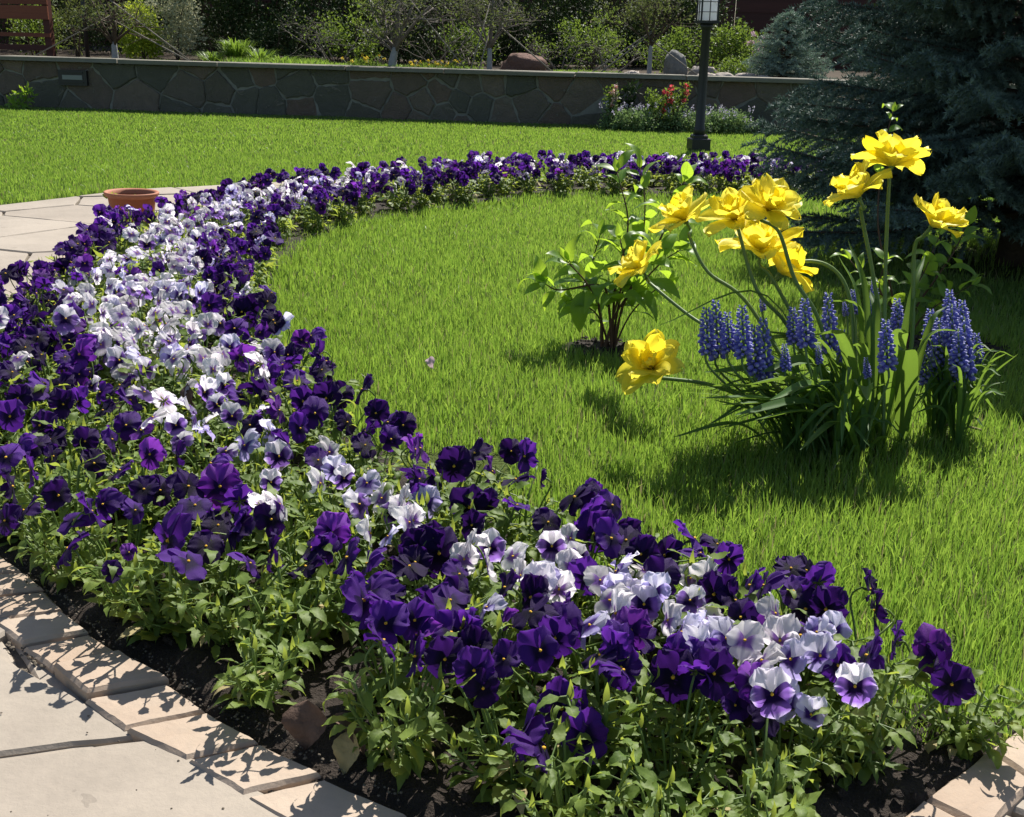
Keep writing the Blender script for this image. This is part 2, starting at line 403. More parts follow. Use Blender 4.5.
# ------------------------------------------------------------------ plan of the ground
def W2(lst, h=0.0): return [(gp(x, y, h).x, gp(x, y, h).y) for x, y in lst]
SOIL_EDGE = [(410, 817), (322, 775), (258, 742), (207, 712), (170, 681), (119, 652), (90, 633), (64, 609), (45, 590), (27, 574), (0, 550), (-60, 500), (-120, 440),
             (-115, 385), (-70, 345), (0, 332), (50, 308), (85, 280), (110, 254), (180, 238), (225, 222), (270, 211), (340, 199), (420, 190), (500, 184), (650, 182), (800, 184), (880, 187)]
INNER = [(880, 196), (800, 197), (700, 198), (600, 197), (520, 201), (450, 210), (370, 224), (310, 242), (275, 266), (258, 300), (262, 345), (285, 385), (325, 430), (370, 470),
         (420, 505), (480, 540), (560, 580), (650, 625), (740, 668), (850, 712), (930, 735), (1010, 748)]
CORNER = [(1015, 752), (985, 772), (925, 817), (860, 866), (780, 910), (620, 930), (500, 870)]
BED = W2(SOIL_EDGE + INNER + CORNER)
OUTER_LINE = W2(SOIL_EDGE)
PATH_FAR = W2([(-700, 300), (-300, 245), (0, 209), (100, 195), (250, 186), (330, 183), (420, 184)])
PATH = PATH_FAR + W2([(420, 190), (340, 199), (270, 211), (225, 222), (180, 238), (110, 254), (85, 280), (50, 308), (0, 332), (-70, 345), (-115, 385), (-120, 440), (-60, 500), (0, 550),
                      (170, 681), (410, 817), (500, 870), (620, 930), (780, 910), (860, 866), (925, 817), (1024, 745), (1100, 720), (1500, 760), (1500, 1600), (-400, 1600), (-1500, 700)])
TUFT_SOIL = [(gp(600, 350), 0.11), (gp(905, 345), 0.14), (gp(975, 352), 0.10)]
SPRUCE_AT = gp(1012, 266); 

# ground: one sheet to the horizon
mb = MB(); g = 200.0
mb.add([(-g, -g, 0), (g, -g, 0), (g, g, 0), (-g, g, 0)], [(0, 1, 2, 3)])
tag(link('ground', mb.mesh('ground', [M['lawn']], False)), kind='structure')

# ---- lawn blades
def blades(name, X, Y, H, Wd, lean=0.35, z0=0.0, mat='grass_blade', curl=0.5):
    n = len(X); az = rng.uniform(0, 2 * np.pi, n); ln = rng.normal(0, lean, n) * H
    dx, dy = np.cos(az), np.sin(az); fa = rng.uniform(0, 2 * np.pi, n); wx, wy = np.cos(fa) * Wd / 2, np.sin(fa) * Wd / 2
    V = np.zeros((n, 5, 3)); 
    V[:, 0] = np.stack([X - wx, Y - wy, np.full(n, z0)], 1); V[:, 1] = np.stack([X + wx, Y + wy, np.full(n, z0)], 1)
    mx, my, mz = X + dx * ln * 0.35, Y + dy * ln * 0.35, z0 + H * 0.58
    V[:, 2] = np.stack([mx + wx * .85, my + wy * .85, mz], 1); V[:, 3] = np.stack([mx - wx * .85, my - wy * .85, mz], 1)
    V[:, 4] = np.stack([X + dx * ln, Y + dy * ln, z0 + H * (1 - curl * 0.3 * np.abs(ln) / H)], 1)
    b = np.arange(n)[:, None] * 5
    F4 = b + np.array([[0, 1, 2, 3]]); F3 = b + np.array([[3, 2, 4]])
    rr = rng.uniform(0, 1, n)
    A = np.zeros((n, 5, 3)); A[:, :, 2] = rr[:, None]; A[:, 4, 0] = 1
    return np_mesh(name, V.reshape(-1, 3), F4, F3, [M[mat]], A.reshape(-1, 3))
GX, GY, GH, GW = [], [], [], []
def grass_zone(y0, y1, dens, h, wd, xr):
    area_n = int((y1 - y0) * (xr[1] - xr[0]) * dens)
    X = rng.uniform(xr[0], xr[1], area_n); Y = rng.uniform(y0, y1, area_n)
    keep = (~in_poly(X, Y, BED) | (dist_line(X, Y, W2(INNER)) < 0.05 + 0.08 * rng.uniform(0, 1, area_n))) & ~in_poly(X, Y, PATH) & (np.abs(X) < Y * 0.56 + 0.55)
    for c, r in TUFT_SOIL: keep &= (np.hypot(X - c.x, Y - c.y) > r * rng.uniform(0.75, 1.15, area_n))
    ds = np.hypot(X - SPRUCE_AT.x, Y - SPRUCE_AT.y); keep &= (ds > 0.45) | (rng.uniform(0, 1, area_n) < 0.12)
    X, Y = X[keep], Y[keep]; n = len(X)
    # gentle patches of taller and shorter growth
    pn = np.sin(X * 3.1 + np.sin(Y * 2.3) * 1.5) * np.sin(Y * 4.1 + X * 1.7)
    nb = np.minimum(dist_line(X, Y, W2(INNER)), dist_line(X, Y, PATH_FAR))
    hh = h * rng.uniform(0.5, 1.15, n) * (1 + 0.18 * pn) * np.where(nb < 0.10, rng.uniform(1.0, 1.6, n), 1.0)
    GX.append(X); GY.append(Y); GH.append(hh); GW.append(wd * rng.uniform(0.6, 1.3, n))
grass_zone(1.15, 2.2, 26000, 0.046, 0.0023, (0.0, 1.9))
grass_zone(2.2, 3.6, 19000, 0.042, 0.0027, (-0.9, 2.6))
grass_zone(3.6, 5.6, 13000, 0.040, 0.0036, (-1.5, 3.7))
grass_zone(5.6, 8.5, 8500, 0.036, 0.0045, (-5.4, 5.4))
grass_zone(8.5, 16.5, 3600, 0.032, 0.0075, (-9, 8))
me = blades('lawn_grass', *[np.concatenate(a) for a in (GX, GY, GH, GW)])
tag(link('lawn_grass', me), kind='stuff')

# ---- bed soil
def soil_patch(name, poly, step, zbase, amp, xr, yr, seed=0.0):
    nx = int((xr[1] - xr[0]) / step); ny = int((yr[1] - yr[0]) / step)
    xs = np.linspace(xr[0], xr[1], nx); ys = np.linspace(yr[0], yr[1], ny)
    XX, YY = np.meshgrid(xs, ys)
    ins = in_poly(XX, YY, poly)
    Z = np.zeros_like(XX)
    idx = {}; V = []; 
    edge = dist_line(XX, YY, poly + [poly[0]])
    for j in range(ny):
        for i in range(nx):
            if ins[j, i] or edge[j, i] < max(step * 1.1, .05):
                x, y = XX[j, i], YY[j, i]
                z = zbase + amp * (noise.noise(Vector((x * 14, y * 14, seed))) + 0.8 * abs(noise.noise(Vector((x * 45, y * 45, seed)))))
                if not ins[j, i]: z = min(z, .019) if step < .03 else .010
                idx[(j, i)] = len(V); V.append((x, y, max(0.004, z)))
    F = []
    for j in range(ny - 1):
        for i in range(nx - 1):
            q = [(j, i), (j, i + 1), (j + 1, i + 1), (j + 1, i)]
            if all(k in idx for k in q): F.append(tuple(idx[k] for k in q))
    mb = MB(); mb.add(V, F); return mb
bx = [p[0] for p in BED]; by = [p[1] for p in BED]
near = [p for p in BED]
mb = soil_patch('bed_soil', BED, 0.016, 0.028, 0.012, (min(bx), 1.0), (min(by), 2.6))
mb2 = soil_patch('bed_soil', BED, 0.05, 0.026, 0.010, (min(bx), max(bx)), (2.59, max(by)))
mb.add(mb2.v, mb2.f)
def clod(mb, p, r):
    vs = []
    for v in ((1, 0, 0), (-1, 0, 0), (0, 1, 0), (0, -1, 0), (0, 0, 1), (0, 0, -1), (.6, .6, .5), (-.6, .6, .5), (-.6, -.6, .5), (.6, -.6, .5)):
        vs.append(Vector(p) + Vector(v) * r * random.uniform(0.7, 1.2))
    mb.add(vs, [(0, 6, 4), (6, 2, 4), (2, 7, 4), (7, 1, 4), (1, 8, 4), (8, 3, 4), (3, 9, 4), (9, 0, 4), (0, 2, 6), (2, 1, 7), (1, 3, 8), (3, 0, 9)])
k = 0
while k < 1600:
    x = random.uniform(min(bx), 1.0); y = random.uniform(min(by), 2.4)
    if in_poly(np.array([x]), np.array([y]), BED)[0]:
        clod(mb, (x, y, 0.036), random.uniform(0.002, 0.009)); k += 1
tag(link('bed_soil', mb.mesh('bed_soil', [M['soil']])), kind='structure')
mb = MB()
for c, r in TUFT_SOIL:
    n = 22
    vs = [(c.x, c.y, 0.016)] + [(c.x + math.cos(6.283 * i / n) * r * q, c.y + math.sin(6.283 * i / n) * r * q * 0.8, 0.012 if q < 1 else 0.004) for q in (0.55, 1.05) for i in range(n)]
    vs = [(x, y, z + random.uniform(0, 0.004)) for x, y, z in vs]
    mb.add(vs, [(0, 1 + i, 1 + (i + 1) % n) for i in range(n)] + [(1 + i, 1 + n + i, 1 + n + (i + 1) % n, 1 + (i + 1) % n) for i in range(n)])
    for _ in range(90):
        a = random.uniform(0, 6.283); q = r * math.sqrt(random.random())
        clod(mb, (c.x + math.cos(a) * q, c.y + math.sin(a) * q * 0.8, 0.016), random.uniform(0.003, 0.009))
tag(link('planting_soil', mb.mesh('planting_soil', [M['soil']])), kind='structure')

# ---- path: a joint bed and irregular flagstones
def clip(poly, nx, ny, c):
    out = []
    for i in range(len(poly)):
        a, b = poly[i], poly[(i + 1) % len(poly)]
        da = a[0] * nx + a[1] * ny - c; db = b[0] * nx + b[1] * ny - c
        if da <= 0: out.append(a)
        if (da < 0) != (db < 0):
            t = da / (da - db); out.append((a[0] + (b[0] - a[0]) * t, a[1] + (b[1] - a[1]) * t))
    return out
def rough_poly(poly, step, amp):
    out = []
    for i in range(len(poly)):
        a = Vector(poly[i]); b = Vector(poly[(i + 1) % len(poly)]); L = (b - a).length
        if L < 1e-4: continue
        n = max(1, int(L / step)); nr = Vector((-(b - a).y, (b - a).x)) / L
        for k in range(n):
            p = a + (b - a) * k / n
            q = (noise.noise(Vector((p.x * 9, p.y * 9, 3.3))) * .55 + noise.noise(Vector((p.x * 60, p.y * 60, 1.3))) * .6) * amp if k else 0
            out.append(tuple(p + nr * q))
    return out
def slab(mb, poly, z1, th=0.03, bev=0.005, tilt=(0, 0), rnd=None, step=0.06, amp=0.010):
    poly = rough_poly(poly, step, amp)
    n = len(poly)
    if n < 3: return
    cx = sum(p[0] for p in poly) / n; cy = sum(p[1] for p in poly) / n
    def zt(x, y): return z1 + (x - cx) * tilt[0] + (y - cy) * tilt[1]
    vs = [(x, y, z1 - th) for x, y in poly] + [(x, y, zt(x, y) - bev) for x, y in poly]
    vs += [(x + (cx - x) / max(1e-6, math.hypot(cx - x, cy - y)) * bev, y + (cy - y) / max(1e-6, math.hypot(cx - x, cy - y)) * bev, zt(x, y)) for x, y in poly]
    fs = []
    for r in range(2):
        for k in range(n): fs.append((r * n + k, r * n + (k + 1) % n, r * n + n + (k + 1) % n, r * n + n + k))
    fs.append(tuple(2 * n + k for k in range(n)))
    r_ = random.random() if rnd is None else rnd
    mb.add(vs, fs, 0, (0, 0, r_))
mb = MB(); pv = PATH
# joint bed as a triangulated sheet under the slabs
cell = 0.10; xs = np.arange(-8, 3.0, cell); ys = np.arange(0.2, 9, cell); XX, YY = np.meshgrid(xs, ys); ins = in_poly(XX + cell / 2, YY + cell / 2, PATH)
for j in range(len(ys)):
    i = 0
    while i < len(xs):
        if ins[j, i]:
            i2 = i
            while i2 < len(xs) and ins[j, i2]: i2 += 1
            x0, x1, y0, y1 = xs[i], xs[i2 - 1] + cell, ys[j], ys[j] + cell
            mb.add([(x0, y0, .006), (x1, y0, .006), (x1, y1, .006), (x0, y1, .006)], [(0, 1, 2, 3)]); i = i2
        else: i += 1
M['joint'] = flat('joint', (0.14, 0.12, 0.095), 0.95, 0.1, 0.4, 50, 1.0, 0.01)
tag(link('path_bed', mb.mesh('path_bed', [M['joint']], False)), kind='structure')
mb = MB()
def W3(l): return W2(l)
FG = [W2([(-60, 640), (-5, 662), (30, 682), (72, 705), (112, 730), (147, 749), (75, 757), (0, 768), (-80, 775)]),
      W2([(-80, 781), (0, 773), (80, 761), (152, 752), (185, 766), (230, 789), (300, 822), (420, 880), (300, 1000), (60, 1040), (-150, 960)]),
      W2([(-60, 560), (-20, 600), (20, 640), (0, 652), (-62, 630), (-150, 600)]),
      W2([(436, 888), (520, 930), (620, 985), (560, 1100), (330, 1090), (320, 1010)])]
FG_hull = W2([(-160, 560), (30, 640), (420, 880), (620, 985), (560, 1110), (60, 1060), (-220, 960)])
for i, p in enumerate(FG):
    c = (sum(q[0] for q in p) / len(p), sum(q[1] for q in p) / len(p))
    slab(mb, [(c[0] + (q[0] - c[0]) * 0.985, c[1] + (q[1] - c[1]) * 0.985) for q in p], 0.020 + i * 0.002, rnd=[0.7, 0.5, 0.2, 0.9][i], step=0.035, amp=0.006)
seeds = []
rs = random.Random(11)
for _ in range(6000):
    x = rs.uniform(-7.5, 3); y = rs.uniform(0.3, 8.8)
    if all((x - a) ** 2 / 1.4 + (y - b) ** 2 > 0.40 ** 2 for a, b in seeds): seeds.append((x, y))
far_segs = list(zip(PATH_FAR[:-1], PATH_FAR[1:]))
for (x, y) in seeds:
    if not in_poly(np.array([x]), np.array([y]), PATH)[0]:
        if min(dist_line(np.array([x]), np.array([y]), PATH + [PATH[0]])) > 0.3: continue
    if in_poly(np.array([x]), np.array([y]), FG_hull)[0]: continue
    poly = [(x - 1.2, y - 1.2), (x + 1.2, y - 1.2), (x + 1.2, y + 1.2), (x - 1.2, y + 1.2)]
    for (a, b) in seeds:
        if (a, b) == (x, y) or abs(a - x) > 2.4 or abs(b - y) > 2.4: continue
        dx, dy = a - x, b - y; L = math.hypot(dx, dy); nx_, ny_ = dx / L, dy / L
        poly = clip(poly, nx_, ny_, x * nx_ + y * ny_ + L / 2 - 0.007)
        if len(poly) < 3: break
    if len(poly) < 3: continue
    # cut at the lawn edge beyond the path
    for (p0, p1) in far_segs:
        mxx = (p0[0] + p1[0]) / 2
        if abs(x - mxx) < abs(p1[0] - p0[0]) / 2 + 0.5:
            dx, dy = p1[0] - p0[0], p1[1] - p0[1]; L = math.hypot(dx, dy); nx_, ny_ = -dy / L, dx / L
            poly = clip(poly, nx_, ny_, p0[0] * nx_ + p0[1] * ny_)
            if len(poly) < 3: break
    if len(poly) < 3: continue
    if x > .25:
        a_, b_ = gp(925, 820), gp(1060, 717); dx, dy = b_.x - a_.x, b_.y - a_.y; L = math.hypot(dx, dy)
        poly = clip(poly, -dy / L, dx / L, (a_.x * -dy + a_.y * dx) / L)
        if len(poly) < 3: continue
    if any(in_poly(np.array([q[0]]), np.array([q[1]]), FG_hull)[0] for q in poly): z = 0.013
    else: z = 0.019 + rs.uniform(-0.002, 0.002)
    slab(mb, poly, z, rnd=rs.random())
tag(link('path', mb.mesh('path', [M['flag']], False)), kind='structure')

# ---- kerb of hand-cut stones
mb = MB()
KS = [[(-40, 548), (-2, 552), (22, 571), (-30, 574)], [(-40, 576), (26, 573), (43, 588), (-30, 597)], [(-32, 599), (45, 590), (63, 609), (-10, 620)], [(-6, 622), (63, 612), (88, 631), (22, 643)],
      [(23, 646), (90, 633), (118, 652), (53, 667)], [(54, 669), (120, 654), (169, 682), (87, 697)], [(85, 700), (168, 685), (205, 711), (124, 728)], [(127, 730), (208, 713), (258, 741), (186, 758)],
      [(188, 760), (261, 744), (321, 774), (243, 793)], [(247, 796), (324, 777), (408, 815), (318, 840)], [(322, 843), (412, 818), (500, 862), (400, 885)], [(406, 888), (503, 865), (620, 915), (500, 950)]]
for i, q in enumerate(KS):
    p = W2(q, .025)[::-1]; slab(mb, p, random.uniform(0.024, 0.028) + (0.010 if i == 5 else 0), 0.05, 0.005, (random.uniform(-.015, .015), random.uniform(-.02, .02)), step=0.010, amp=0.0022, rnd=[.3, .4, .2, .9, .1, .35, .8, .7, .8, .75, .5, .6][i])
for q, r_ in (([(923, 818), (984, 768), (1030, 800), (985, 850)], .6), ([(986, 766), (1022, 741), (1075, 768), (1032, 798)], .8), ([(1024, 739), (1060, 715), (1120, 740), (1077, 766)], .4), ([(850, 876), (920, 821), (982, 852), (930, 905)], .7)):
    slab(mb, W2(q)[::-1], random.uniform(0.026, 0.034), 0.05, 0.006, (0, 0), step=0.03, amp=0.004, rnd=r_)
# kerb round the hidden left side
ol = OUTER_LINE[10:21]
for a, b in zip(ol[:-1], ol[1:]):
    a = Vector(a); b = Vector(b); L = (b - a).length; nst = max(1, round(L / 0.11)); nr = Vector((-(b - a).y, (b - a).x)) / L
    for k in range(nst):
        p0 = a + (b - a) * ((k + .04) / nst); p1 = a + (b - a) * ((k + .96) / nst)
        q = [tuple(p0), tuple(p1), tuple(p1 + nr * 0.13), tuple(p0 + nr * 0.13)]
        c = (p0 + p1) / 2 + nr * 0.07
        ar = sum(q[i][0] * q[(i + 1) % 4][1] - q[(i + 1) % 4][0] * q[i][1] for i in range(4))
        slab(mb, q if ar > 0 else q[::-1], random.uniform(0.03, 0.042), 0.05, 0.005, step=0.04, amp=0.004)
tag(link('kerb', mb.mesh('kerb', [M['kerb']], False)), kind='structure')
# crumbs in the joints
mb = MB()
for _ in range(260):
    t = random.random(); px = -10 + t * 300; py = 640 + t * 175 + random.uniform(-8, 8)
    p = gp(px, py); clod(mb, (p.x, p.y, 0.016), random.uniform(0.001, 0.0045))
for _ in range(320):
    t = random.random(); a = Vector(SOIL_EDGE[9 - int(t * 9)]); b = Vector(SOIL_EDGE[max(0, 8 - int(t * 9))]); q = a.lerp(b, random.random())
    o_ = abs(random.gauss(0, 8)); p = gp(q.x - o_ * .75, q.y + o_ * .6); clod(mb, (p.x, p.y, 0.030), random.uniform(0.0006, 0.0026))
for _ in range(45):
    p = gp(random.uniform(-60, 330), random.uniform(660, 860)); clod(mb, (p.x, p.y, .022), random.uniform(.0005, .002))
tag(link('joint_crumbs', mb.mesh('joint_crumbs', [M['joint']])), kind='stuff')

# ------------------------------------------------------------------ retaining wall and terrace
WA = gp(-160, 102); WB = gp(900, 137)
wd = Vector((WB.x - WA.x, WB.y - WA.y, 0)); wl = wd.length; wd.normalize(); wn = Vector((-wd.y, wd.x, 0))   # wn points away from camera
if wn.y < 0: wn = -wn
WALL_H = 0.56
WA2 = WA - wd * 3; WL = wl + 9
rotw = math.atan2(wd.y, wd.x)
def wp(px, off=0.0, z=0.0):
    """point at the wall's line (off metres behind its face) under picture column px"""
    d = ray(px, 90); d2 = Vector((d.x, d.y)); o = Vector((WA.x, WA.y)) + Vector((wn.x, wn.y)) * off
    # solve t*d2 = o + s*wd
    det = d2.x * -wd.y + wd.x * d2.y
    t = (o.x * -wd.y + wd.x * o.y) / det
    return Vector((d2.x * t, d2.y * t, z))
t = thing('stone_wall', WA2, 'low retaining wall faced with irregular dark stones under a pale coping', 'wall', rz=rotw)
mb = MB(); box(mb, (WL / 2, 0.16, WALL_H / 2 - 0.03), (WL, 0.32, WALL_H - 0.02 + 0.04)); link('mortar', mb.mesh('mortar', [M['wall']], False), t)
def vor_stones():
    rs_ = random.Random(17); sd = []
    for _ in range(9000):
        x = rs_.uniform(-.3, WL + .3); z = rs_.uniform(-.05, WALL_H + .05); need = .30 + .10 * math.sin(x * 1.7) * math.sin(x * .63 + 1)
        if all((x - a) ** 2 + ((z - b) * 1.15) ** 2 > need ** 2 for a, b in sd if abs(a - x) < .5): sd.append((x, z))
    mb = MB()
    for (x, z) in sd:
        poly = [(x - .5, z - .5), (x + .5, z - .5), (x + .5, z + .5), (x - .5, z + .5)]
        for (a, b) in sd:
            if (a, b) == (x, z) or abs(a - x) > 1.1: continue
            dx, dy = a - x, b - z; L = math.hypot(dx, dy); poly = clip(poly, dx / L, dy / L, x * dx / L + z * dy / L + L / 2 - rs_.uniform(.005, .016))
            if len(poly) < 3: break
        for (nx_, ny_, c_) in ((0, 1, WALL_H - .03), (0, -1, .04), (1, 0, WL), (-1, 0, 0)):
            if len(poly) >= 3: poly = clip(poly, nx_, ny_, c_)
        if len(poly) < 3: continue
        poly = rough_poly(poly, .04, .026); n = len(poly); cx = sum(p[0] for p in poly) / n; cz = sum(p[1] for p in poly) / n; dep = rs_.uniform(.006, .030); tx, tz = rs_.uniform(-.05, .05), rs_.uniform(-.05, .05); rn = rs_.random(); vs = []
        for r_i, (inset, dd) in enumerate(((0, -.002), (.0, dep * .6), (.014, dep))):
            for (px_, pz_) in poly:
                L = max(1e-5, math.hypot(cx - px_, cz - pz_)); q = min(.5, inset / L)
                vs.append((px_ + (cx - px_) * q, -dd - ((px_ - cx) * tx + (pz_ - cz) * tz) * (r_i > 0), pz_ + (cz - pz_) * q))
        fs = [(k * n + i, k * n + (i + 1) % n, (k + 1) * n + (i + 1) % n, (k + 1) * n + i) for k in range(2) for i in range(n)] + [tuple(2 * n + i for i in range(n))]
        mb.add(vs, fs, 0, (0, 0, rn))
    return mb
link('stone_facing', vor_stones().mesh('stone_facing', [M['wall_stone']], False), t)
mb = MB(); x = 0
while x < WL:
    L = random.uniform(1.1, 1.6); box(mb, (x + L / 2, 0.13, WALL_H - 0.004 + random.uniform(-.004, .004)), (L - 0.012, 0.44, 0.045), bev=0.006, jit=0.006); x += L
link('coping', mb.mesh('coping', [M['coping']], False), t)
lp = wp(76) - WA2; lx = lp.dot(wd)
f = MB(); box(f, (lx, -0.03, 0.36), (0.34, 0.05, 0.17), bev=0.0)
fo = link('light_housing', f.mesh('light_housing', [M['black_metal']], False), t)
f = MB(); box(f, (lx, -0.056, 0.365), (0.24, 0.012, 0.05)); link('light_lens', f.mesh('light_lens', [M['lens']], False), fo)
f = MB()
for zz in (0.31, 0.42): box(f, (lx, -0.057, zz), (0.26, 0.014, 0.012))
link('light_louvre', f.mesh('light_louvre', [M['black_metal']], False), fo)
# terrace ground behind it
mb = MB(); n = 60; vs = []
for j in range(16):
    for i in range(n):
        p = WA2 + wd * (-20 + (WL + 45) * i / (n - 1)) + wn * (0.3 + j * 1.7)
        z = WALL_H - 0.06 + 0.03 * j + 0.05 * noise.noise(Vector((p.x * .6, p.y * .6, 1)))
        if j == 0: z = WALL_H - 0.06
        vs.append((p.x, p.y, z))
mb.add(vs, [(j * n + i, j * n + i + 1, (j + 1) * n + i + 1, (j + 1) * n + i) for j in range(15) for i in range(n - 1)])
tag(link('terrace_ground', mb.mesh('terrace_ground', [M['hill_soil']])), kind='structure')
TZ = WALL_H - 0.05
# grass along the terrace
GX, GY, GH, GW = [], [], [], []
def wall_strip(p0, p1, o0, o1, n, h, wdt):
    s0 = (wp(p0) - WA).dot(wd); s1 = (wp(p1) - WA).dot(wd)
    s = rng.uniform(s0, s1, n); o = rng.uniform(o0, o1, n)
    GX.append(WA.x + wd.x * s + wn.x * o); GY.append(WA.y + wd.y * s + wn.y * o); GH.append(h * rng.uniform(0.5, 1.2, n)); GW.append(wdt * rng.uniform(.6, 1.3, n))
wall_strip(205, 300, 0.45, 1.4, 3000, 0.12, 0.010); wall_strip(300, 470, 0.45, 1.3, 4200, 0.08, 0.010); wall_strip(545, 620, 0.5, 1.6, 1800, 0.07, 0.010)
wall_strip(20, 210, 0.5, 1.5, 800, 0.06, 0.010)
me = blades('terrace_grass', *[np.concatenate(a) for a in (GX, GY, GH, GW)], lean=0.5, z0=TZ)
tag(link('terrace_grass', me), kind='stuff')

# ---- fences beyond
def plank_fence(name, px0, px1, off, z0, rows, ph, gap, mat, label, posts=2.0, th=0.03):
    a = wp(px0, off, z0); b = wp(px1, off, z0); d = b - a; L = d.length; rz = math.atan2(d.y, d.x)
    t = thing(name, a, label, 'fence', rz=rz)
    for r in range(rows):
        mb = MB(); x = 0
        while x < L:
            l2 = min(2.4, L - x); box(mb, (x + l2 / 2, .010 * (r % 2) + random.uniform(-.002, .002), 0.12 + r * (ph + gap) + ph / 2), (l2 - 0.006, th, ph + .02), bev=0, d=(0, 0, random.random())); x += 2.4
        link('plank_row', mb.mesh('plank_row', [M[mat]], False), t)
    x = 0.0
    while x <= L + 0.01:
        mb = MB(); box(mb, (x, th + 0.045, (rows * (ph + gap) + 0.12) / 2), (0.09, 0.09, rows * (ph + gap) + 0.16)); link('post', mb.mesh('post', [M[mat]], False), t); x += posts
    return t
plank_fence('plank_fence', -420, 1500, 7.0, TZ - .05, 15, 0.145, 0.003, 'dark_wood', 'long dark brown fence of horizontal planks behind the terrace shrubs', 2.6)
t = plank_fence('plank_screen', -160, 57, 1.9, TZ, 1, 0.05, 0.0, 'dark_wood', 'red brown slatted timber screen behind the wall, above the small leafy seedling', 2.0)
aw = wp(-160, 1.9); bw = wp(57, 1.9); LL = (bw - aw).length
for r, (z, hh) in enumerate(((0.33, 0.05), (0.55, 0.17), (0.735, 0.17), (0.92, 0.17), (1.105, 0.17), (1.29, 0.17))):
    mb = MB(); box(mb, (LL / 2, -0.02, z + hh / 2 - 0.05), (LL, 0.03, hh), d=(0, 0, random.random())); link('plank_row', mb.mesh('plank_row', [M['red_wood']], False), t)
for x in (0.0, LL / 2, LL - 0.05):
    mb = MB(); box(mb, (x, 0.045, 0.7), (0.09, 0.09, 1.4)); link('post', mb.mesh('post', [M['dark_wood']], False), t)

# ------------------------------------------------------------------ foliage volumes
def leaf_cloud(name, ells, n, size, mats, parent=None, clump=0.0, asp=0.5, droop=0.0):
    """many leaf-sized rhombs spread through ellipsoids, gathered in clumps"""
    vol = np.array([e[1][0] * e[1][1] * e[1][2] for e in ells]); pr = vol / vol.sum()
    which = rng.choice(len(ells), n, p=pr)
    C = np.array([tuple(e[0]) for e in ells])[which]; Rr = np.array([e[1] for e in ells])[which]
    nc = max(6, n // 28)
    D = rng.normal(size=(n, 3)); D /= np.linalg.norm(D, axis=1)[:, None]
    if clump > 0:
        cw = rng.choice(len(ells), nc, p=pr); cc = np.array([tuple(e[0]) for e in ells])[cw]; cr = np.array([e[1] for e in ells])[cw]
        cdn = rng.normal(size=(nc, 3)); cdn /= np.linalg.norm(cdn, axis=1)[:, None]
        CP = cc + cdn * cr * (rng.uniform(0.15, 1, nc) ** 0.45)[:, None] * rng.uniform(0.8, 1.15, nc)[:, None]
        k = rng.integers(0, nc, n); P = CP[k] + rng.normal(size=(n, 3)) * clump
        nd = cdn[k]; rnd = np.clip(rng.uniform(0, 1, nc)[k] * 0.5 + rng.uniform(0, 0.5, n), 0, 1)
    else:
        P = C + D * Rr * (rng.uniform(0.1, 1, n) ** 0.4)[:, None]; nd = D; rnd = rng.uniform(0, 1, n)
    A = rng.normal(size=(n, 3)) + nd * 0.8 + np.array([0, 0, 0.3 - droop]); A /= np.linalg.norm(A, axis=1)[:, None]
    B = np.cross(A, rng.normal(size=(n, 3))); B /= np.linalg.norm(B, axis=1)[:, None]
    Nn = np.cross(A, B)
    s = size * rng.uniform(0.6, 1.3, n)[:, None]
    V = np.stack([P, P + A * s * 0.5 + B * s * asp * 0.5 + Nn * s * 0.08, P + A * s, P + A * s * 0.5 - B * s * asp * 0.5 + Nn * s * 0.08], 1)
    F = np.arange(n)[:, None] * 4 + np.array([[0, 1, 2, 3]])
    At = np.zeros((n, 4, 3)); At[:, :, 2] = rnd[:, None]
    F3 = np.concatenate([F[:, [0, 1, 2]], F[:, [0, 2, 3]]])
    me = np_mesh(name, V.reshape(-1, 3), None, F3, mats, At.reshape(-1, 3), False)
    return link(name, me, parent)

def branchy(mb, p, d, length, rad, depth, rnd, spread=0.6, upb=0.15, tips=None, mi=0, nmin=2):
    """recursive limbs"""
    pts = [p.copy()]; q = p.copy(); dd = d.normalized(); seg = 4
    for i in range(seg):
        dd = (dd + Vector((rnd.uniform(-1, 1), rnd.uniform(-1, 1), rnd.uniform(-1, 1))) * 0.13 + Vector((0, 0, upb * 0.3))).normalized()
        q = q + dd * length / seg; pts.append(q.copy())
    tube(mb, pts, [rad * (1 - 0.5 * i / seg) for i in range(seg + 1)], 5 if depth > 1 else 3, mi)
    if depth == 0:
        if tips is not None: tips.append(q)
        return
    for k in range(rnd.randint(nmin, nmin + 2)):
        t = rnd.uniform(0.35, 1.0); i = min(seg - 1, int(t * seg)); b = pts[i].lerp(pts[i + 1], t * seg - i)
        ax = Vector((rnd.uniform(-1, 1), rnd.uniform(-1, 1), rnd.uniform(-.3, .6))).normalized()
        nd = (dd * (1 - spread) + ax * spread + Vector((0, 0, upb))).normalized()
        branchy(mb, b, nd, length * rnd.uniform(0.5, 0.8), rad * 0.5, depth - 1, rnd, spread, upb, tips, mi, nmin)

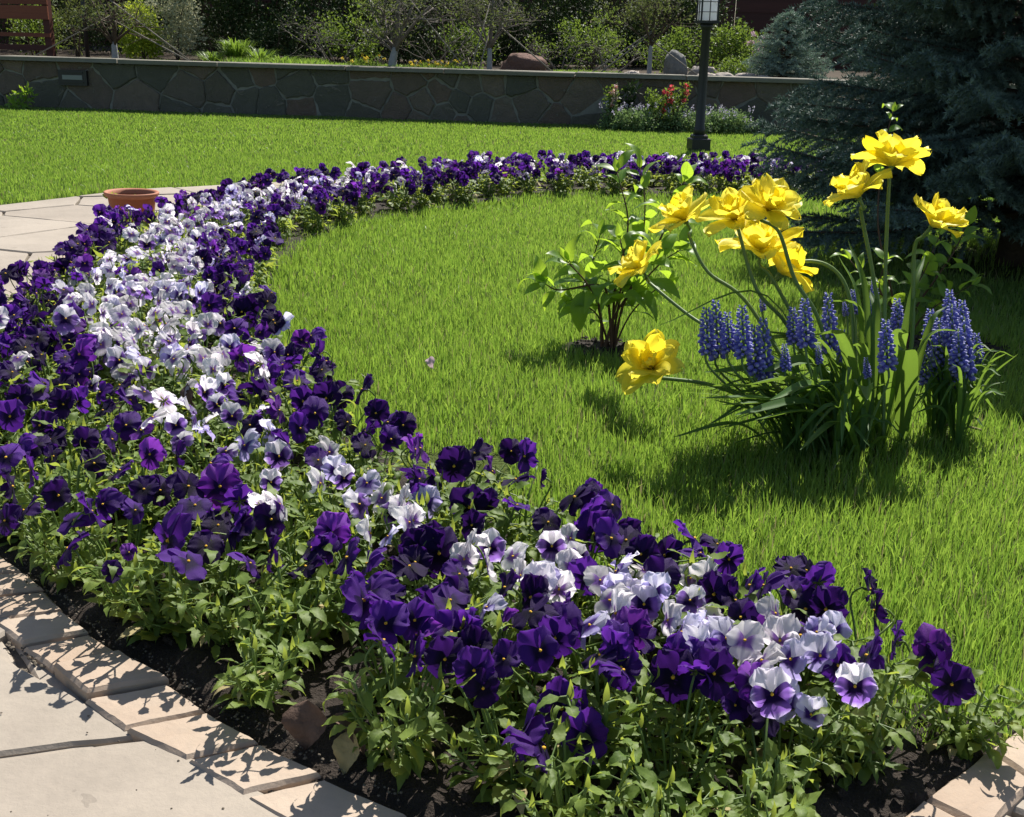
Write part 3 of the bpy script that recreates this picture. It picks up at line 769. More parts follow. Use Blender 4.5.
def young_tree(px, off, seed, label, ropes, trunk_h=0.35, r=0.028, spread=0.6, h=0.9, wood='bark', leaves=2600, lean=0.0, cat='tree', lm='twig_leaf', depth=4):
    rnd = random.Random(seed); base = wp(px, off, TZ + 0.01)
    t = thing('young_tree', base, label, 'tree', 'staked young trees on the terrace')
    mb = MB(); pts = [Vector((0, 0, -0.03)), Vector((lean * .3, 0, trunk_h * .5)), Vector((lean, 0.01, trunk_h))]
    tube(mb, spline(pts, 4), [r * (1.25 - 0.4 * i / 8) for i in range(9)], 9)
    link('trunk', mb.mesh('trunk', [M['limewash']]), t)
    mb = MB(); tips = []
    for k in range(6):
        a = k * 1.05 + rnd.uniform(-.3, .3)
        branchy(mb, pts[-1] + Vector((0, 0, rnd.uniform(-.06, .02))), Vector((math.cos(a) * .8, math.sin(a) * .6, rnd.uniform(0.5, 1.3))), h * rnd.uniform(.35, .6), r * 0.5, depth - 1, rnd, spread + .15, 0.03, tips)
    tube(mb, spline([pts[-1] - Vector((0, 0, .02)), pts[-1] + Vector((0.03, 0, h * .5)), pts[-1] + Vector((-.02, 0, h))], 4), [r * .85 * (1 - i / 11) for i in range(9)], 7)
    link('limbs', mb.mesh('limbs', [M[wood]]), t)
    if leaves:
        es = [(tp, (0.09, 0.09, 0.08)) for tp in tips[::2]]
        leaf_cloud('crown', es, leaves, 0.035, [M[lm]], t)
    for (dx, dz0, gx, gy) in ropes:
        mb = MB(); tube(mb, [Vector((0, 0, dz0)), Vector((gx, gy, 0.0))], 0.008, 5); link('guy_rope', mb.mesh('guy_rope', [M['rope']]), t)
    return t
young_tree(118, 0.9, 3, 'young fruit tree with a whitewashed forked trunk beside the lime and cream shrubs', [(0, .55, -.98, -.3), (0, .72, 1.08, -.3), (0, .5, 1.12, -.4)], 0.24, 0.036, 0.6, 1.0, leaves=900, depth=4)
young_tree(392, 0.8, 8, 'twiggy staked tree with a leaning pale trunk above the wall, amid yellow flowers', [(0, 1.05, 0.93, -.2)], 0.26, 0.045, 0.7, 1.2, leaves=1500, lean=0.05, depth=5, wood='pale_bark')
young_tree(489, 1.0, 12, 'thin pale trunked staked tree left of the brown boulder', [(0, .62, .80, -.3), (0, .8, -.22, -.4), (0, .5, -.12, -.4)], 0.28, 0.03, 0.7, 1.2, leaves=1600, depth=5, wood='pale_bark')
young_tree(648, 1.0, 21, 'slim white trunked staked tree just left of the lamp post', [(0, .52, -.76, -.3), (0, .50, -.66, -.35), (0, .42, .60, -.3)], 0.36, 0.026, 0.65, 1.1, leaves=2600, depth=5)

def shrub(name, px, off, label, ells, n, size, mats, cat='shrub', group=None, clump=0.05, asp=0.5, z=None, stems=5, stem_h=0.3, stem_m='bark', extra=None):
    base = wp(px, off, TZ if z is None else z)
    t = thing(name, base, label, cat, group)
    leaf_cloud('foliage', ells, n, size, [M[mats]], t, clump, asp)
    if stems:
        mb = MB()
        for k in range(stems):
            e = ells[k % len(ells)][0]; tube(mb, spline([(random.uniform(-.04, .04), random.uniform(-.03, .03), -0.03), (e[0] * .4, e[1] * .4, e[2] * .5), (e[0] + random.uniform(-.1, .1), e[1], e[2])], 3), [0.012 - 0.0015 * i for i in range(7)], 5)
        link('stem', mb.mesh('stem', [M[stem_m]]), t)
    if extra:
        for (nm, mt, pts_, sz, k) in extra:
            leaf_cloud(nm, [(p, (sz, sz, sz)) for p in pts_], k, sz * 0.9, [M[mt]], t, asp=0.9)
    return t
# evergreens that close the view
def evergreen(px, off, wd_, h, seed, label, n=9000, mt='dark_leaf'):
    es = []; rr = random.Random(seed)
    for k in range(9):
        es.append((Vector((rr.uniform(-.5, .5) * wd_, rr.uniform(-.25, .25) * wd_, h * rr.uniform(0.12, 0.75))), (wd_ * .38, wd_ * .34, h * .22)))
    es.append((Vector((0, 0, h * .18)), (wd_ * .6, wd_ * .4, h * .2)))
    shrub('evergreen_bush', px, off, label, es, n, 0.06, mt, 'bush', 'dark evergreens behind the terrace', 0.09, 0.45, stems=6, z=TZ + 0.05)
for i, (px, off, wd_, h, lb) in enumerate([
    (60, 4.6, 1.7, 1.9, 'dark bush showing through the gaps of the red timber screen'), (150, 4.2, 1.7, 2.0, 'dark bush directly behind the lime and cream shrubs'),
    (222, 3.0, 1.5, 1.9, 'dark dense evergreen rising behind the tall tuft of grass'), (300, 2.9, 1.7, 2.1, 'broad dark evergreen between the grass tuft and the twiggy tree'),
    (372, 4.0, 1.6, 2.0, 'dark bush behind the leaning twiggy tree'), (445, 3.8, 1.6, 2.1, 'dark bush in the gap between two staked trees'),
    (520, 3.6, 1.6, 1.9, 'dark bush standing behind the brown boulder'), (592, 4.6, 1.4, 1.7, 'dark bush right of the boulder, behind the crossed ropes'),
    (668, 4.8, 1.2, 1.3, 'dark bush behind the grey standing stone'), (-60, 4.0, 1.9, 2.1, 'dark bush behind the left end of the timber screen'),
    (-200, 3.6, 2.0, 2.3, 'dark bush beyond the timber screen end'), (1120, 5.0, 2.4, 2.6, 'dark bush behind the blue spruce'), (920, 5.6, 1.8, 1.4, 'dark bush behind the left side of the blue spruce')]):
    evergreen(px, off, wd_, h, 40 + i, lb, 8500 if 0 < px < 760 else 5000)
# dark tall trees well behind the fence: they close the horizon
def tall_tree(x, y, h, seed, label):
    rr = random.Random(seed); t = thing('broadleaf_tree', (x, y, 0.4), label, 'tree', 'tall trees beyond the plank fence')
    mb = MB(); tube(mb, spline([(0, 0, 0), (rr.uniform(-.1, .1), 0, h * .3), (rr.uniform(-.2, .2), 0, h * .7)], 4), [0.16 - .014 * i for i in range(9)], 8)
    for k in range(7):
        a = k * 0.9; tube(mb, spline([(0, 0, h * .3), (math.cos(a) * h * .15, math.sin(a) * h * .15, h * .5), (math.cos(a) * h * .24, math.sin(a) * h * .24, h * .65)], 3), [.05, .045, .04, .035, .03, .02, .015], 5)
    link('trunk', mb.mesh('trunk', [M['bark']]), t)
    es = [(Vector((rr.uniform(-.26, .26) * h, rr.uniform(-.26, .26) * h, h * rr.uniform(.35, .9))), (h * .14, h * .14, h * .11)) for _ in range(16)]
    leaf_cloud('crown', es, 7000, 0.14, [M['dark_leaf']], t, 0.22, 0.5)
for i, x in enumerate((-13, -8.5, -4, 0.5, 5, 9.5, 14)):
    tall_tree(x, 23 + (i % 2) * 2.2, 5.5 + (i % 3), i, 'tall dark tree standing beyond the plank fence')

shrub('lime_shrub', 146, 1.6, 'lime yellow leaved shrub directly right of the forked whitewashed trunk', [(Vector((0, 0, .25)), (.24, .2, .22)), (Vector((-.05, 0, .5)), (.16, .15, .2)), (Vector((.1, 0, .45)), (.14, .14, .2))], 2600, 0.05, 'lime_leaf')
shrub('variegated_shrub', 181, 2.0, 'cream variegated shrub right of the lime one', [(Vector((0, 0, .3)), (.30, .24, .24)), (Vector((.05, 0, .6)), (.26, .22, .24)), (Vector((-.15, 0, .75)), (.2, .2, .2)), (Vector((.1, 0, .95)), (.2, .2, .2))], 3400, 0.045, 'cream_leaf')
shrub('thin_shrub', 80, 2.4, 'grey green airy shrub beside the red timber screen', [(Vector((0, 0, .4)), (.32, .25, .35)), (Vector((.2, 0, .8)), (.3, .25, .3))], 1500, 0.045, 'twig_leaf')
def black_post():
    t = thing('black_post', wp(91, 1.7, TZ), 'thin black metal post between the timber screen and the forked tree', 'post')
    mb = MB(); tube(mb, [(0, 0, -.02), (0, 0, 1.4)], 0.028, 8); link('shaft', mb.mesh('shaft', [M['black_metal']]), t)
    mb = MB(); tube(mb, [(0, 0, 1.4), (0, 0, 1.44)], [0.045, 0.03], 8); link('cap', mb.mesh('cap', [M['black_metal']]), t)
black_post()

def grass_tuft(name, loc, n, h, spread, wdt, mat, label, cat, group=None, droop=0.5):
    t = thing(name, loc, label, cat, group); mb = MB()
    for _ in range(n):
        a = random.uniform(0, 6.283); r0 = random.uniform(0, spread * .25); ln = random.uniform(.2, 1) * spread; hh = h * random.uniform(.55, 1.1)
        b = Vector((math.cos(a) * r0, math.sin(a) * r0, 0)); e = Vector((math.cos(a), math.sin(a), 0)); s = Vector((-math.sin(a), math.cos(a), 0)) * wdt / 2
        ps = [b, b + e * ln * .25 + Vector((0, 0, hh * .5)), b + e * ln * .6 + Vector((0, 0, hh * .85)), b + e * ln * 1.0 + Vector((0, 0, hh * (1 - droop * random.random() * .5)))]
        vs = []
        for k, p in enumerate(ps[:-1]): vs += [p - s * (1 - .15 * k), p + s * (1 - .15 * k)]
        vs.append(ps[-1]); mb.add(vs, [(0, 1, 3, 2), (2, 3, 5, 4), (4, 5, 6)], 0, (0, 0, random.random()))
    link('blades', mb.mesh('blades', [M[mat]]), t); return t
M['tall_grass'] = green('tall_grass', (0.06, 0.13, 0.02), (0.13, 0.22, 0.04), (0.3, 0.46, 0.05), 0.4)
for px, off, n_, h_, lb in ((238, 1.1, 420, .34, 'tallest tuft of arching grass on the terrace, left of the twiggy trees'), (262, 1.0, 260, .24, 'smaller tuft right beside the tallest grass tuft'), (215, 1.0, 200, .18, 'short tuft at the left foot of the tallest grass tuft'), (282, .9, 180, .16, 'low tuft at the right end of the grass tufts')):
    grass_tuft('grass_tuft', wp(px, off, TZ), n_, h_, .32, .012, 'tall_grass', lb, 'grass tuft', 'grass tufts on the terrace')
def small_flowers(px, off, label, bloom, n=12, h=.15, seed=1):
    rr = random.Random(seed); t = thing('flower_clump', wp(px, off, TZ), label, 'flower', 'small flowers on the terrace')
    mb = MB(); heads = []
    for _ in range(n):
        a = rr.uniform(0, 6.28); r = rr.uniform(.02, .2); p = Vector((math.cos(a) * r * 1.4, math.sin(a) * r, h * rr.uniform(.6, 1.2)))
        tube(mb, [(p.x * .5, p.y * .5, 0), p], 0.003, 3); heads.append(p)
    link('stems', mb.mesh('stems', [M['pansy_stem']]), t)
    leaf_cloud('foliage', [(Vector((0, 0, h * .35)), (.2, .14, h * .4))], 350, .05, [M['mid_leaf']], t, asp=.3)
    leaf_cloud('blossoms', [(p, (.012, .012, .01)) for p in heads], n * 14, .02, [M[bloom]], t, asp=.9)
small_flowers(365, .8, 'yellow flowers at the left foot of the leaning twiggy tree', 'yellow_bloom', 12, .16, 1)
small_flowers(425, .8, 'low yellow flowers right of the leaning pale trunk', 'yellow_bloom', 9, .12, 2)
small_flowers(442, .9, 'sparse yellow flowers midway between two staked trees', 'yellow_bloom', 6, .12, 5)

# bare tangled bushes and lighter shrubs before the evergreens
def twig_bush(px, off, h, label, seed, n=5, leaves=300):
    rnd = random.Random(seed); t = thing('twiggy_bush', wp(px, off, TZ), label, 'bush', 'bare twiggy bushes on the terrace'); mb = MB(); tips = []
    for k in range(n):
        a = rnd.uniform(0, 6.28); branchy(mb, Vector((rnd.uniform(-.08, .08), 0, 0)), Vector((math.cos(a), math.sin(a) * .5, rnd.uniform(.5, 1.4))), h * rnd.uniform(.5, .8), .010, 3, rnd, .75, .0, tips)
    link('twigs', mb.mesh('twigs', [M['pale_bark']]), t)
    leaf_cloud('foliage', [(q, (.05, .05, .05)) for q in tips], leaves, .03, [M['mid_leaf']], t, asp=.5)
twig_bush(335, 1.6, .8, 'bare tangled bush left of the leaning pale trunk', 1); twig_bush(440, 1.5, .9, 'bare tangled bush between two staked trees', 2, 6); twig_bush(560, 1.9, .8, 'bare tangled bush right of the brown boulder', 3, 5, 500); twig_bush(610, 1.5, .7, 'bare tangled bush left of the slim white trunk', 4, 5, 500)
for px, off, w_, h_, mt_, lb in ((275, 2.0, .4, .7, 'dark_leaf', 'dark rounded bush behind the right end of the grass tufts'), (350, 2.3, .5, .8, 'mid_leaf', 'shaded green shrub behind the bare bush left of the leaning trunk'), (468, 2.2, .35, .6, 'mid_leaf', 'shaded green shrub behind the thin staked tree'), (590, 2.4, .45, .75, 'mid_leaf', 'loose green shrub behind the crossed ropes right of the boulder'), (40, 2.9, .5, .8, 'mid_leaf', 'green shrub showing under the timber screen')):
    shrub('background_shrub', px, off, lb, [(Vector((0, 0, h_ * .4)), (w_, w_ * .7, h_ * .4)), (Vector((w_ * .4, 0, h_ * .75)), (w_ * .6, w_ * .5, h_ * .3)), (Vector((-w_ * .5, 0, h_ * .6)), (w_ * .5, w_ * .5, h_ * .3))], 1500, .05, mt_, group='mixed shrubs on the terrace', clump=.06)
# rocks
def rock(name, loc, s, mat, label, seed, group=None):
    mb = MB(); n1, n2 = 18, 12; vs = []; rr = Vector((seed * 3.1, seed * 1.7, seed))
    for j in range(n2 + 1):
        for i in range(n1):
            th = math.pi * j / n2; ph = 2 * math.pi * i / n1
            d = Vector((math.sin(th) * math.cos(ph), math.sin(th) * math.sin(ph), math.cos(th)))
            r = 1 + 0.28 * noise.noise(d * 1.3 + rr) + 0.14 * noise.noise(d * 3.5 + rr) + 0.05 * noise.noise(d * 9 + rr)
            q = Vector([math.copysign(abs(c) ** 0.75, c) for c in d]) * r
            vs.append((q.x * s[0], q.y * s[1], max(-0.3 * s[2], q.z * s[2])))
    fs = [(j * n1 + i, (j + 1) * n1 + i, (j + 1) * n1 + (i + 1) % n1, j * n1 + (i + 1) % n1) for j in range(n2) for i in range(n1)]
    mb.add(vs, fs)
    o = link(name, mb.mesh(name, [M[mat]]), None, loc); return tag(o, label, 'rock', group)
rock('boulder', wp(524, 1.3, TZ + .06), (.27, .2, .19), 'brown_rock', 'rounded red brown boulder on the terrace right of the thin staked tree', 1)
rock('standing_stone', wp(674, 1.5, TZ + .08), (.13, .10, .22), 'grey_rock', 'grey pointed upright stone between the white trunk and the lamp post', 2)
for i, (px, off, s, lb) in enumerate([(705, .9, (.14, .1, .06), 'flat pale rock just right of the lamp post on the terrace'), (722, .8, (.11, .1, .07), 'second flat rock right of the lamp post'), (745, .9, (.16, .12, .07), 'pale rock below the pink blossom'),
    (762, .8, (.1, .1, .06), 'small pale rock at the foot of the small silvery conifer'), (632, 1.0, (.1, .1, .06), 'small pale rock at the left foot of the slim white trunk'), (700, 2.2, (.16, .1, .12), 'pale rock set behind the lamp post, higher up'), (740, 2.6, (.2, .1, .1), 'long pale rock behind the green mound')]):
    rock('rockery_stone', wp(px, off, TZ + .02), s, 'pale_rock', lb, 5 + i, 'rockery stones')
shrub('mound_shrub', 733, 2.9, 'yellow green mounded shrub right behind the lamp post', [(Vector((0, 0, .3)), (.36, .25, .22)), (Vector((-.05, 0, .5)), (.26, .2, .16))], 2600, .05, 'mid_leaf')
shrub('low_shrub', 735, 1.5, 'low bright green cushion above the rocks right of the lamp', [(Vector((0, 0, .10)), (.26, .15, .12))], 1500, .035, 'mid_leaf', stems=3)
shrub('bushy_shrub', 668, 2.6, 'loose mid green shrub behind the standing stone', [(Vector((0, 0, .3)), (.4, .25, .28)), (Vector((.3, 0, .5)), (.3, .2, .25))], 1800, .045, 'mid_leaf')
shrub('pink_shrub', 752, 2.2, 'pale pink blossoming shrub beside the small silvery conifer', [(Vector((0, 0, .3)), (.14, .12, .22))], 500, .04, 'mid_leaf', extra=[('blossoms', 'pink_bloom', [Vector((random.uniform(-.12, .12), random.uniform(-.1, .05), random.uniform(.3, .62))) for _ in range(22)], .022, 320)])

# ---- conifers
def conifer(name, loc, h, r0, nb, label, mat, seed, zlow=0.05, needle=0.018, top_cut=None, nn=95, trunk_r=0.05, cat='spruce tree'):
    rr = np.random.default_rng(seed); t = thing(name, loc, label, cat)
    mb = MB(); tube(mb, [(0, 0, -.03), (0.01, 0, h * .5), (0, 0, h)], [trunk_r, trunk_r * .6, .006], 9)
    P, A, RD = [], [], []
    for b in range(nb):
        zf = (b + rr.uniform(0, 1)) / nb; z = zlow + (h - zlow) * (zf ** 1.15) * 0.97; L = r0 * (1 - z / h) ** 0.85 * rr.uniform(.82, 1.12) + .05
        az = b * 2.39996 + rr.uniform(-.3, .3); e = np.array([math.cos(az), math.sin(az), 0]); s = np.array([-math.sin(az), math.cos(az), 0])
        lift = rr.uniform(.0, .26) ; brn = rr.uniform(0, 1)
        def bp(t_): return e * L * t_ + np.array([0, 0, z + L * (lift * t_ - .16 * t_ * t_ + .12 * t_ ** 4)])
        tube(mb, [Vector(bp(q)) for q in (0, .3, .6, .95)], [.012, .009, .006, .003], 4)
        # side twigs, each a bottle brush of needles
        ntw = max(5, int(L / 0.042))
        for k in range(ntw):
            tt = 0.22 + 0.8 * k / ntw
            for sd in (-1, 1, 0):
                tl = (0.09 + 0.17 * L * (1.05 - tt)) * rr.uniform(.7, 1.15) * (0.45 if sd == 0 else 1)
                dr = e * .75 + s * sd * rr.uniform(.6, 1.0) + np.array([0, 0, rr.uniform(-.25, .12) + (0.5 if sd == 0 else 0)]); dr /= np.linalg.norm(dr)
                p0 = bp(min(tt, 1)); m = int(nn * tl / 0.14 * rr.uniform(.8, 1.2))
                q = rr.uniform(0, 1, m) ** .9
                ax = p0 + dr * (q * tl)[:, None] + np.array([0, 0, -1]) * (0.25 * tl * q ** 2)[:, None]
                nd = rr.normal(size=(m, 3)); nd -= (nd @ dr)[:, None] * dr; nd /= np.linalg.norm(nd, axis=1)[:, None]
                nd = nd + dr * 0.75; nd /= np.linalg.norm(nd, axis=1)[:, None]
                P.append(ax); A.append(nd); RD.append(np.clip(0.35 * brn + 0.35 * q + rr.uniform(0, .3, m), 0, 1))
    link('trunk', mb.mesh('trunk', [M['bark']]), t)
    P = np.concatenate(P); A = np.concatenate(A); RD = np.concatenate(RD); n = len(P)
    B = np.cross(A, rr.normal(size=(n, 3))); B /= np.linalg.norm(B, axis=1)[:, None]
    s = needle * rr.uniform(.7, 1.2, n)[:, None]; wv = needle * 0.13
    V = np.stack([P - B * wv, P + B * wv, P + A * s], 1); F = np.arange(n)[:, None] * 3 + np.array([[0, 1, 2]])
    At = np.zeros((n, 3, 3)); At[:, :, 2] = RD[:, None]
    me = np_mesh('crown', V.reshape(-1, 3), None, F, [M[mat]], At.reshape(-1, 3), False); link('crown', me, t)
    print('conifer needles', n); return t
conifer('blue_spruce', (SPRUCE_AT.x + .02, SPRUCE_AT.y + .05, 0), 2.9, 1.16, 270, 'large dark blue green spruce filling the top right corner', 'conifer', 4, 0.15, 0.022, nn=105, trunk_r=.07)
conifer('small_conifer', wp(782, 1.1, TZ), 0.80, 0.55, 80, 'small silvery green conifer on the terrace left of the big spruce', 'pale_conifer', 5, 0.03, 0.032, nn=26, trunk_r=.02)

# ---- lamp post
LP_ = gp(698, 152)
t = thing('lamp_post', LP_, 'black garden lamp post with a frosted lantern behind the far pansies', 'lamp post')
t.rotation_euler = (0, R(-0.6), R(8))
mb = MB(); box(mb, (0, 0, .06), (.165, .165, .12), bev=.008); box(mb, (0, 0, .135), (.125, .125, .03), bev=.01); link('base', mb.mesh('base', [M['black_metal']], False), t)
mb = MB(); tube(mb, [(0, 0, .14), (0, 0, .2), (0, 0, .22), (0, 0, 1.0), (0, 0, 1.02), (0, 0, 1.06)], [.055, .05, .042, .036, .045, .06], 16); link('pole', mb.mesh('pole', [M['black_metal']]), t)
lz = 1.06
lan = MB(); box(lan, (0, 0, lz + .01), (.17, .17, .02)); box(lan, (0, 0, lz + .33), (.17, .17, .02))
for sx in (-1, 1):
    for sy in (-1, 1): box(lan, (sx * .07, sy * .07, lz + .17), (.012, .012, .30))
for sx, sy in ((0, -1), (0, 1), (1, 0), (-1, 0)):
    box(lan, (sx * .072, sy * .072, lz + .17), (.007, .007, .30))
    for zz in (.09, .17, .25): box(lan, (sx * .072, sy * .072, lz + zz), (.14 if sx == 0 else .006, .14 if sy == 0 else .006, .005))
lo = link('lantern', lan.mesh('lantern', [M['black_metal']], False), t)
g_ = MB(); box(g_, (0, 0, lz + .17), (.126, .126, .29)); link('glass', g_.mesh('glass', [M['frosted']], False), lo)
r_ = MB(); r_.add([(-.11, -.11, lz + .341), (.11, -.11, lz + .341), (.11, .11, lz + .341), (-.11, .11, lz + .341), (0, 0, lz + .45)], [(3, 2, 1, 0), (0, 1, 4), (1, 2, 4), (2, 3, 4), (3, 0, 4)]); tube(r_, [(0, 0, lz + .43), (0, 0, lz + .49)], [.012, .004], 8)
link('roof', r_.mesh('roof', [M['black_metal']], False), lo)

# ---- plants at the foot of the wall
def herb_bed():
    rr = random.Random(3)
    for i in range(11):
        px = 615 + i * 12.5; p = wp(px, -0.35 - .25 * rr.random(), 0)
        where = ['left end of the row, under the tall coral stemmed plant', 'just left of the red roses', 'under the left red rose', 'between the two red roses', 'under the right red rose', 'right of the red roses', 'left of the lamp pole', 'directly behind the lamp pole', 'right of the lamp pole', 'near the spruce tips', 'right end of the row, touching the spruce'][i]
        t = thing('catmint', p, 'grey green catmint, ' + where, 'plant', 'catmint along the wall foot')
        leaf_cloud('foliage', [(Vector((rr.uniform(-.05, .05), 0, .10)), (.17, .2, .13))], 1100, .032, [M['silver_leaf']], t, .03, .55)
        heads = []; mb = MB()
        for _ in range(9):
            q = Vector((rr.uniform(-.18, .18), rr.uniform(-.2, .15), rr.uniform(.17, .30))); tube(mb, [(q.x * .5, q.y * .5, .02), q], .003, 3); heads += [q, q - Vector((0, 0, .025))]
        link('stems', mb.mesh('stems', [M['pansy_stem']]), t)
        leaf_cloud('blossoms', [(q, (.013, .013, .018)) for q in heads], 130, .015, [M['pale_bloom']], t, asp=.8)
herb_bed()
def rose(px, off, h, label, bloom, seed, lm='mid_leaf', nb=9, wdt=.12, cat='rose bush', name='rose_bush', grp='red roses by the wall'):
    rr = random.Random(seed); t = thing(name, wp(px, off, 0), label, cat, grp); mb = MB(); tips = []
    for k in range(5):
        a = rr.uniform(0, 6.28); e = Vector((math.cos(a) * wdt * rr.uniform(.3, 1), math.sin(a) * .08, h * rr.uniform(.7, 1)))
        tube(mb, spline([(0, 0, 0), (e.x * .3, e.y * .3, e.z * .5), e], 3), [.007 - .0008 * i for i in range(7)], 4); tips += [e, e * .85, e * .68]
    link('stems', mb.mesh('stems', [M['woody']]), t)
    leaf_cloud('foliage', [(q, (.05, .05, .06)) for q in tips], 420, .035, [M[lm]], t, asp=.6)
    bl = [q + Vector((rr.uniform(-.02, .02), -.02, .02)) for q in tips[:nb]]
    for q in bl: 
        o = leaf_cloud('bloom', [(q, (.020, .020, .018))], 26, .026, [M[bloom]], t, asp=.9)
for px, h, nb, lb, sd in ((657, .42, 6, 'red rose bush left of the pair, above the lilac catmint', 2), (677, .47, 8, 'taller bright red rose bush next to the lamp pole', 5)):
    rose(px, -.45, h, lb, 'red_bloom', sd, nb=nb - 2)
rose(613, -.4, .48, 'tall coral and white stemmed plant at the left end of the catmint row', 'coral_bloom', 8, nb=8, cat='flower', name='tall_perennial', grp=None, wdt=.08)
t = thing('leafy_perennial', wp(628, -.3, 0), 'dark leaved clump rising between the coral plant and the red roses', 'plant')
leaf_cloud('foliage', [(Vector((0, 0, .22)), (.12, .08, .2))], 260, .09, [M['dark_leaf']], t, .03, .35)
def seedling():
    t = thing('leafy_seedling', wp(22, -.35, 0), 'small lone bright leafy plant against the far left of the stone wall', 'plant')
    mb = MB()
    for sx in (-.05, 0, .06): tube(mb, [(sx * .3, 0, 0), (sx, 0, .2)], .005, 4)
    link('stems', mb.mesh('stems', [M['pansy_stem']]), t)
    leaf_cloud('foliage', [(Vector((-.05, 0, .08)), (.12, .06, .06)), (Vector((.02, 0, .17)), (.10, .06, .06)), (Vector((.06, 0, .23)), (.05, .04, .04))], 130, .075, [M['shrub_leaf']], t, asp=.4)
seedling()

# ------------------------------------------------------------------ terracotta pot
def lathe(mb, prof, n=48, mi=0):
    vs = []; 
    for r, z in prof:
        for k in range(n): a = 2 * math.pi * k / n; vs.append((math.cos(a) * r, math.sin(a) * r, z))
    fs = [(j * n + k, j * n + (k + 1) % n, (j + 1) * n + (k + 1) % n, (j + 1) * n + k) for j in range(len(prof) - 1) for k in range(n)]
    mb.add(vs, fs, mi)
POT = gp(134, 229)
t = thing('plant_pot', (POT.x, POT.y, .024), 'wide terracotta pot on the flagstones behind the pansies', 'pot')
t.rotation_euler = (R(0), R(1.2), 0); t.scale = (.86, .86, .98)
mb = MB(); lathe(mb, [(0, .001), (.10, .0), (.104, .006), (.122, .125), (.122, .128)]); lathe(mb, [(.113, .128), (.096, .02), (0, .018)]); link('body', mb.mesh('body', [M['terracotta']]), t)
mb = MB(); lathe(mb, [(.113, .128), (.122, .126), (.132, .130), (.139, .138), (.141, .146), (.139, .150), (.132, .151), (.118, .146), (.113, .128)]); link('rim', mb.mesh('rim', [M['rim_clay']]), t)
mb = MB(); n = 24
mb.add([(0, 0, .105)] + [(math.cos(6.283 * i / n) * .108, math.sin(6.283 * i / n) * .108, .100 + random.uniform(0, .01)) for i in range(n)], [(0, 1 + i, 1 + (i + 1) % n) for i in range(n)])
for _ in range(80):
    a = random.uniform(0, 6.28); q = .1 * math.sqrt(random.random()); clod(mb, (math.cos(a) * q, math.sin(a) * q, .106), random.uniform(.003, .009))
link('potting_soil', mb.mesh('potting_soil', [M['soil']]), t)
sp_ = thing('pot_sprout', (POT.x - .035, POT.y - .03, .128), 'tiny pale green sprouts inside the terracotta pot', 'seedling')
leaf_cloud('foliage', [(Vector((0, 0, .01)), (.03, .02, .012)), (Vector((-.05, .02, .015)), (.02, .02, .012)), (Vector((.06, .04, .01)), (.01, .01, .01))], 26, .028, [M['pansy_leaf']], sp_, asp=.6)

# ------------------------------------------------------------------ leaves and flowers
def leaf_blade(mb, base, d, up, L, Wd, mi=0, rnd=0.5, nl=6, fold=0.25, curl=0.35, shape='ovate', ser=0.0, wave=0.0, ns=2):
    """one leaf: base point, direction, face normal"""
    d = Vector(d).normalized(); up = Vector(up); s = d.cross(up)
    if s.length < 1e-3: s = d.cross(Vector((1, 0, .3)))
    s.normalize(); u = s.cross(d).normalized(); vs = []; dt = []; ph = random.uniform(0, 6.28)
    nx = 2 * ns + 1
    for i in range(nl + 1):
        t = i / nl
        if shape == 'ovate': wv = (math.sin(math.pi * t ** 0.8)) ** 0.85 * (1 - 0.25 * t)
        elif shape == 'strap': wv = min(1, 0.55 + 1.6 * t) * (1 - t ** 3.5) ** 0.6 if t < 1 else 0
        else: wv = math.sin(math.pi * t ** 1.35) ** 0.9 if t > 0.0 else 0       # spoon
        wv = max(wv, 0.03) * Wd / 2
        if ser and i % 2: wv *= 1 - ser
        ang = curl * t * t * 1.4
        c = Vector(base) + d * (L * t * math.cos(ang * .6)) - u * (L * t * math.sin(ang * .6))
        for k in range(-ns, ns + 1):
            q = k / ns
            vs.append(c + s * wv * q + u * (abs(q) * fold * wv + wave * Wd * math.sin(t * 9 + ph + q * 2) * abs(q)))
            dt.append((t, abs(q), rnd))
    fs = [(i * nx + k, i * nx + k + 1, (i + 1) * nx + k + 1, (i + 1) * nx + k) for i in range(nl) for k in range(nx - 1)]
    mb.add(vs, fs, mi, dt)

